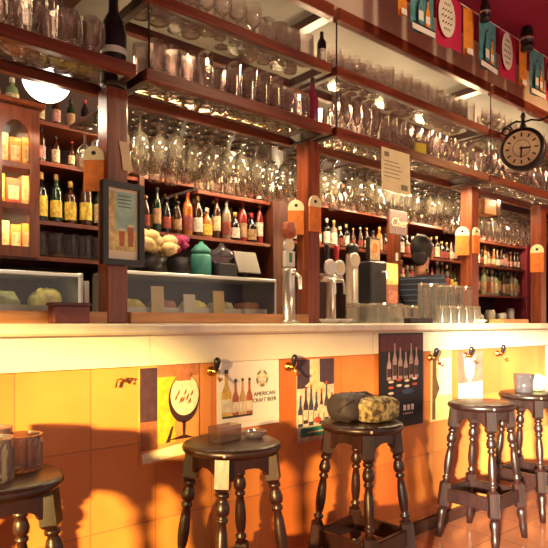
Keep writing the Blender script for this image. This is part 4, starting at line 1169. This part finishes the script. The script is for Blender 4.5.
# ------------------------------------------------------------------ bunting
FL = {'orange': plain('orange_cloth', (0.78, 0.28, 0.02), 0.7, vary=0.2, scale=20), 'teal': plain('teal_cloth', (0.08, 0.26, 0.30), 0.7, vary=0.35, scale=25), 'red': plain('red_cloth', (0.50, 0.010, 0.07), 0.7, vary=0.1, scale=8)}
YB = 1.78
ZB = 2.85
tag(MB().tube([(at(380, 0, YB).x, YB, ZB + 0.004), (at(460, 0, YB).x, YB, ZB + 0.002), (4.75, YB, ZB + 0.004), (5.3, 1.97, 2.86)], 0.0025).tube([(at(380, 0, YB).x, YB, ZB + .004), (at(380, 0, YB).x - 0.1, 1.9, 2.885)], 0.0025).build('bunting_string', M['paper']), 'white string carrying the row of flags under the ceiling', 'string')
def flag(px0, px1, kind, h, lab, rz=0.0):
    h += 0.01
    a, b = at(px0, 0, YB), at(px1, 0, YB)
    t = empty('bunting_flag', lab, 'flag', ((a.x + b.x) / 2, YB, ZB), R(rz), 'flags of the bunting')
    W = (b.x - a.x) / 2
    n = 8
    vs = MB()
    for k in range(n):
        u0, u1 = -W + 2 * W * k / n, -W + 2 * W * (k + 1) / n
        y0_, y1_ = 0.006 * math.sin(k * 0.8), 0.006 * math.sin((k + 1) * 0.8)
        vs._add([(u0, y0_, 0), (u1, y1_, 0), (u1, y1_ * 1.5, -h), (u0, y0_ * 1.5, -h), (u0, y0_ + .0015, 0), (u1, y1_ + .0015, 0), (u1, y1_ * 1.5 + .0015, -h), (u0, y0_ * 1.5 + .0015, -h)],
                [(0, 3, 2, 1), (4, 5, 6, 7), (0, 1, 5, 4), (3, 7, 6, 2)] + ([(0, 4, 7, 3)] if k == 0 else []) + ([(1, 2, 6, 5)] if k == n - 1 else []))
    vs.build('cloth', FL[kind], t)
    if kind == 'teal':
        MB().box(-W * .98, W * .98, -0.012, -0.009, -h, -h * .90).build('white_band', M['paper'], t)
        MB().box(-W * .98, W * .98, -0.0135, -0.0125, -h * .90, -h * .87).build('dark_line', M['matblack'], t)
        a_ = MB()
        pbottle(a_, -W * .25, -h * .85, h * .62, W * .22, 0, 1, D0=-0.010)
        pbottle(a_, W * .35, -h * .85, h * .50, W * .2, 2, 1, D0=-0.010)
        a_.build('printed_picture', [FL['teal'], M['paper'], FL['orange'], FL['orange'], FL['orange'], M['matblack']], t)
    if kind == 'orange':
        MB().box(-W * .6, W * .6, -0.011, -0.009, -h, -h * .88).build('white_band', M['paper'], t)
    if kind == 'red':
        e = MB().prism(circle(-W * .32, -h * .44, W * .66, h * .40, 28), -0.011, -0.009, 0)
        for k in range(5):
            z_ = -h * (.24 + .12 * k)
            hw = W * (.26, .40, .46, .40, .26)[k]
            for j in range(4):
                x_ = -W * .30 - hw + hw * 2 * j / 4
                e.prism([(x_, z_), (x_ + hw * .36, z_ + h * .03), (x_ + hw * .40, z_ + h * .065), (x_ + hw * .05, z_ + h * .03)], -0.012, -0.011, 1)
        e.build('emblem', [M['marble'], M['matblack']], t)
seq = [(398, 407, 'orange', 0.22), (411, 433, 'teal', 0.26), (437, 461, 'red', 0.26), (464, 473, 'orange', 0.24), (478, 497, 'teal', 0.27), (499, 517, 'red', 0.26), (519, 527, 'orange', 0.25), (530, 544, 'teal', 0.27), (545, 560, 'red', 0.26)]
wh = {'orange': 'plain orange flag of the bunting', 'teal': 'teal printed flag with white hem of the bunting', 'red': 'crimson flag with round pale emblem of the bunting'}
cnt = {}
for (a, b, k, h) in seq:
    cnt[k] = cnt.get(k, 0) + 1
    flag(a, b, k, h, '%s, %s of its kind from the left' % (wh[k], ORD[cnt[k] - 1]), rz=random.uniform(-6, 6))
# dark bottles hung from the ceiling
def hanging_bottle(px_, py0, py1, Y, lab):
    q = at(px_, (py0 + py1) / 2, Y)
    h = (at(px_, py0, Y).z - at(px_, py1, Y).z)
    t = empty('hanging_lantern', lab, 'lantern', (q.x, Y, q.z - h / 2), 0, 'dark lanterns under the ceiling')
    r = h * 0.17
    MB().lathe([(0.001, 0), (r, 0), (r, h * .12), (r * .8, h * .15), (r, h * .2), (r, h * .5), (r * .75, h * .58), (r * .45, h * .75), (r * .4, h * .97), (r * .1, h)], 16).build('body', M['black'], t)
    MB().lathe([(r * 1.03, h * .25), (r * 1.03, h * .32)], 16, cap0=False, cap1=False).build('band', M['steel'], t)
    MB().tube([(0, 0, h), (0, 0, 2.88 - q.z + h / 2)], 0.003).build('cord', M['matblack'], t)
hanging_bottle(485, -8, 21, 1.70, 'dark bottle shaped lantern hanging behind the middle flags')
hanging_bottle(527, 14, 50, 1.70, 'dark bottle shaped lantern hanging behind the right flags')

# ------------------------------------------------------------------ odd bottles on the overhead shelves
bb_ = empty('display_bottle', 'big black display bottle with white neck band above the first post', 'bottle', (1.045, 2.16, 2.093 - 0.045))
MB().lathe([(0.001, 0), (0.048, 0), (0.050, 0.015), (0.050, 0.20), (0.040, 0.25), (0.019, 0.29), (0.017, 0.36)], 20).build('body', M['black'], bb_)
MB().lathe([(0.0508, 0.12), (0.0508, 0.145)], 20, cap0=False, cap1=False).build('label', M['paper'], bb_)
MB().lathe([(0.020, 0.34), (0.020, 0.385), (0.015, 0.39)], 14).build('cap', M['matblack'], bb_)
bottle('wine', 'black', 'white', 'black', (2.075, 2.05, 2.388), 'dark bottle with big white label on the upper shelf end by second post', None, 0.62)
M['mag'] = plain('magenta_glass', (0.34, 0.01, 0.07), 0.15)
mb_ = empty('display_bottle', 'slim magenta bottle at the lower shelf end above the second post', 'bottle', (2.062, 2.10, 2.088))
MB().lathe([(0.001, 0), (0.028, 0), (0.030, 0.01), (0.030, 0.14), (0.012, 0.19), (0.011, 0.235)], 16).build('body', M['mag'], mb_)
MB().lathe([(0.013, 0.225), (0.013, 0.25)], 12).build('cap', M['black'], mb_)
q = at(404, 78, 2.09)
o = MB().lathe([(0.001, 0.008), (0.052, 0.006), (0.055, 0.0), (0.055, 0.12), (0.058, 0.125)], 20, cap0=False, cap1=False).build('glass_jar', M['glass2'], None, (q.x, 2.145, ZU))
tag(o, 'large wide clear glass jar among the glasses on the upper shelf', 'jar')

# ------------------------------------------------------------------ stools
SEAT = 0.72
def stool_protos():
    root = empty('bar_stool', 'x', 'stool', (0, 0, 0), 0, 'dark turned-leg bar stools')
    MB().lathe([(0.0, SEAT - 0.036), (0.160, SEAT - 0.036), (0.172, SEAT - 0.028), (0.176, SEAT - 0.018), (0.172, SEAT - 0.006), (0.160, SEAT), (0.0, SEAT)], 40).build('seat', M['stool'], root)
    tz = SEAT - 0.036
    top, bot = 0.098, 0.160
    def corner(z):
        return top + (bot - top) * (tz - z) / tz
    for sx in (-1, 1):
        for sy in (-1, 1):
            A = Vector((sx * top, sy * top, tz)); B = Vector((sx * bot, sy * bot, 0.0))
            d = (B - A); L = d.length
            mx = Matrix.Translation(A) @ d.to_track_quat('Z', 'Y').to_matrix().to_4x4()
            g = MB()
            q = R(45)
            m45 = mx @ Matrix.Rotation(-0.0, 4, 'Z')
            s2 = 1.414
            g.lathe([(0.024 * s2, 0.0), (0.024 * s2, 0.095), (0.018 * s2, 0.105)], 4, mx=m45, smooth=False)
            prof = [(0.015, 0.105), (0.022, 0.112), (0.022, 0.122), (0.014, 0.128), (0.020, 0.140), (0.025, 0.160), (0.022, 0.178), (0.013, 0.186), (0.020, 0.194), (0.020, 0.202), (0.013, 0.210),
                    (0.018, 0.24), (0.021, 0.28), (0.021, 0.31), (0.017, 0.345), (0.013, 0.36), (0.021, 0.368), (0.021, 0.376), (0.014, 0.384), (0.022, 0.398)]
            g.lathe(prof, 14, mx=mx)
            g.lathe([(0.018 * s2, 0.395), (0.025 * s2, 0.405), (0.025 * s2, 0.52), (0.019 * s2, 0.53)], 4, mx=m45, smooth=False)
            g.lathe([(0.016, 0.53), (0.023, 0.545), (0.024, 0.57), (0.017, 0.60), (0.020, 0.63), (0.016, L)], 14, mx=mx)
            g.build('leg', M['stool'], root)
    for k in range(4):
        mx = Matrix.Rotation(R(90) * k, 4, 'Z')
        t0 = corner(tz - 0.03)
        pts = [(-top + 0.012, tz), (top - 0.012, tz), (top - 0.006, tz - 0.075)] + [((top - 0.03) * math.cos(R(18 * i)), tz - 0.075 + 0.032 * math.sin(R(18 * i))) for i in range(0, 11)] + [(-top + 0.006, tz - 0.075)]
        MB().prism(pts[::-1], -top - 0.016, -top + 0.002, mx=mx).build('apron', M['stool'], root)
        zs = 0.225
        c_ = corner(zs)
        MB().box(-c_ + 0.012, c_ - 0.012, -c_ - 0.011, -c_ + 0.011, zs - 0.035, zs + 0.035, mx=mx, bev=0.004).build('stretcher', M['stool'], root)
    mx = Matrix.Translation((0, 0, 0))
    MB().blob((-0.115, -0.130, SEAT - 0.018), 0.007, 0.007, 0.007, seg=10, rings=6).build('rivet', M['chrome'], root)
    return root
st0 = stool_protos()
spots = [((0.50, 1.745), 4, 'dark turned-leg bar stool nearest the camera with smoky glass jars on it'),
         ((1.285, 1.72), -3, 'dark turned-leg bar stool with a glass box in front of the craft beer poster'),
         ((1.965, 1.70), 5, 'dark turned-leg bar stool with the olive and black bag on its seat'),
         ((2.93, 1.70), 2, 'dark turned-leg bar stool with empty seat in front of the small brown poster'),
         ((3.56, 1.75), 0, 'dark turned-leg bar stool farthest along the bar holding the clear tub')]
for i, ((x, y), rz, lab) in enumerate(spots):
    o = st0 if i == 0 else copy_tree(st0)
    o.location = (x, y, 0)
    o.rotation_euler = (0, 0, R(rz))
    o['label'] = lab

def ribbed(r, h, n=16):
    g = MB()
    seg = n * 2
    prof = [(0.9, 0.0), (1.0, 0.008), (1.0, h * .75), (0.96, h * .92), (0.98, h), (0.86, h), (0.84, 0.015), (0.0, 0.013)]
    vs, fs = [], []
    for k, (rr, z) in enumerate(prof):
        for i in range(seg):
            a = 2 * math.pi * i / seg
            q = r * rr * (1 - (0.07 if (i % 2 and 1 <= k <= 2) else 0))
            vs.append((q * math.cos(a), q * math.sin(a), z))
    for k in range(len(prof) - 1):
        for i in range(seg):
            j = (i + 1) % seg
            fs.append((k * seg + i, k * seg + j, (k + 1) * seg + j, (k + 1) * seg + i))
    return g._add(vs, fs, 0, False)
for (x, y, r, h, lab) in ((0.578, 1.785, 0.060, 0.10, 'smoky ribbed glass jar at the right side of the nearest stool'), (0.475, 1.70, 0.056, 0.115, 'smoky ribbed glass jar beside its twin on the nearest stool'), (0.52, 1.835, 0.05, 0.12, 'smoky ribbed glass jar behind the other two on the nearest stool')):
    tag(ribbed(r, h).build('glass_jar', M['greyglass'], None, (x, y, SEAT)), lab, 'jar', 'glass jars on the nearest stool')
# stool two: clear box, saucer
o = MB().box(-0.055, 0.055, -0.03, -0.026, 0, 0.055).box(-0.055, 0.055, 0.026, 0.03, 0, 0.055).box(-0.055, -0.051, -0.026, 0.026, 0, 0.055).box(0.051, 0.055, -0.026, 0.026, 0, 0.055).box(-0.051, 0.051, -0.026, 0.026, 0, 0.004).build('glass_box', M['glass2'], None, (1.27, 1.74, SEAT), (0, 0, R(12)))
tag(o, 'clear open glass box on the stool before the craft beer poster', 'box')
o = MB().lathe([(0.028, 0), (0.042, 0.012), (0.046, 0.024), (0.040, 0.024), (0.03, 0.008), (0, 0.006)], 20).build('ashtray', M['greyglass'], None, (1.385, 1.715, SEAT))
tag(o, 'small round glass ashtray beside the clear box on the second stool', 'ashtray')
# stool three: bag
bg = empty('shoulder_bag', 'rumpled olive and black bag lying on the third stool', 'bag', (1.965, 1.72, SEAT))
m, nt, out = newmat('olive_knit')
bs = nt.nodes.new('ShaderNodeBsdfPrincipled'); bs.inputs['Roughness'].default_value = 0.9
vo = nt.nodes.new('ShaderNodeTexNoise'); vo.inputs['Scale'].default_value = 45; vo.inputs['Detail'].default_value = 3
tc = nt.nodes.new('ShaderNodeTexCoord'); rp = nt.nodes.new('ShaderNodeValToRGB')
rp.color_ramp.elements[0].position = 0.38; rp.color_ramp.elements[0].color = (0.07, 0.05, 0.03, 1)
rp.color_ramp.elements[1].position = 0.6; rp.color_ramp.elements[1].color = (0.42, 0.36, 0.18, 1)
nt.links.new(tc.outputs['Object'], vo.inputs['Vector']); nt.links.new(vo.outputs['Fac'], rp.inputs[0]); nt.links.new(rp.outputs[0], bs.inputs['Base Color']); nt.links.new(bs.outputs[0], out.inputs[0])
MB().blob((-0.035, 0.02, 0.060), 0.092, 0.072, 0.060, e=0.6, jit=0.07, seed=3, seg=36, rings=18).build('main_pouch', M['matblack'], bg)
MB().blob((0.045, -0.070, 0.052), 0.105, 0.058, 0.052, e=0.55, jit=0.06, seed=9, seg=36, rings=18).build('olive_pouch', m, bg)
MB().tube([(-0.13, 0.0, 0.05), (-0.10, -0.05, 0.10), (-0.02, 0.0, 0.118), (0.06, 0.01, 0.115), (0.10, -0.02, 0.09)], 0.007).build('strap', M['matblack'], bg)
# stool five: tub and cloth
o = MB().lathe([(0.05, 0), (0.052, 0.005), (0.060, 0.11), (0.056, 0.11), (0.046, 0.008), (0, 0.006)], 24).build('glass_tub', M['greyglass'], None, (3.535, 1.77, SEAT))
tag(o, 'smoky clear tub on the farthest stool', 'tub')
o = MB().blob((0, 0, 0.052), 0.062, 0.058, 0.052, jit=0.08, seed=5).build('cloth_bundle', plain('pale_green_cloth', (0.50, 0.52, 0.30), 0.9, vary=0.25, scale=30), None, (3.655, 1.74, SEAT))
tag(o, 'pale green rolled cloth beside the tub on the farthest stool', 'cloth')
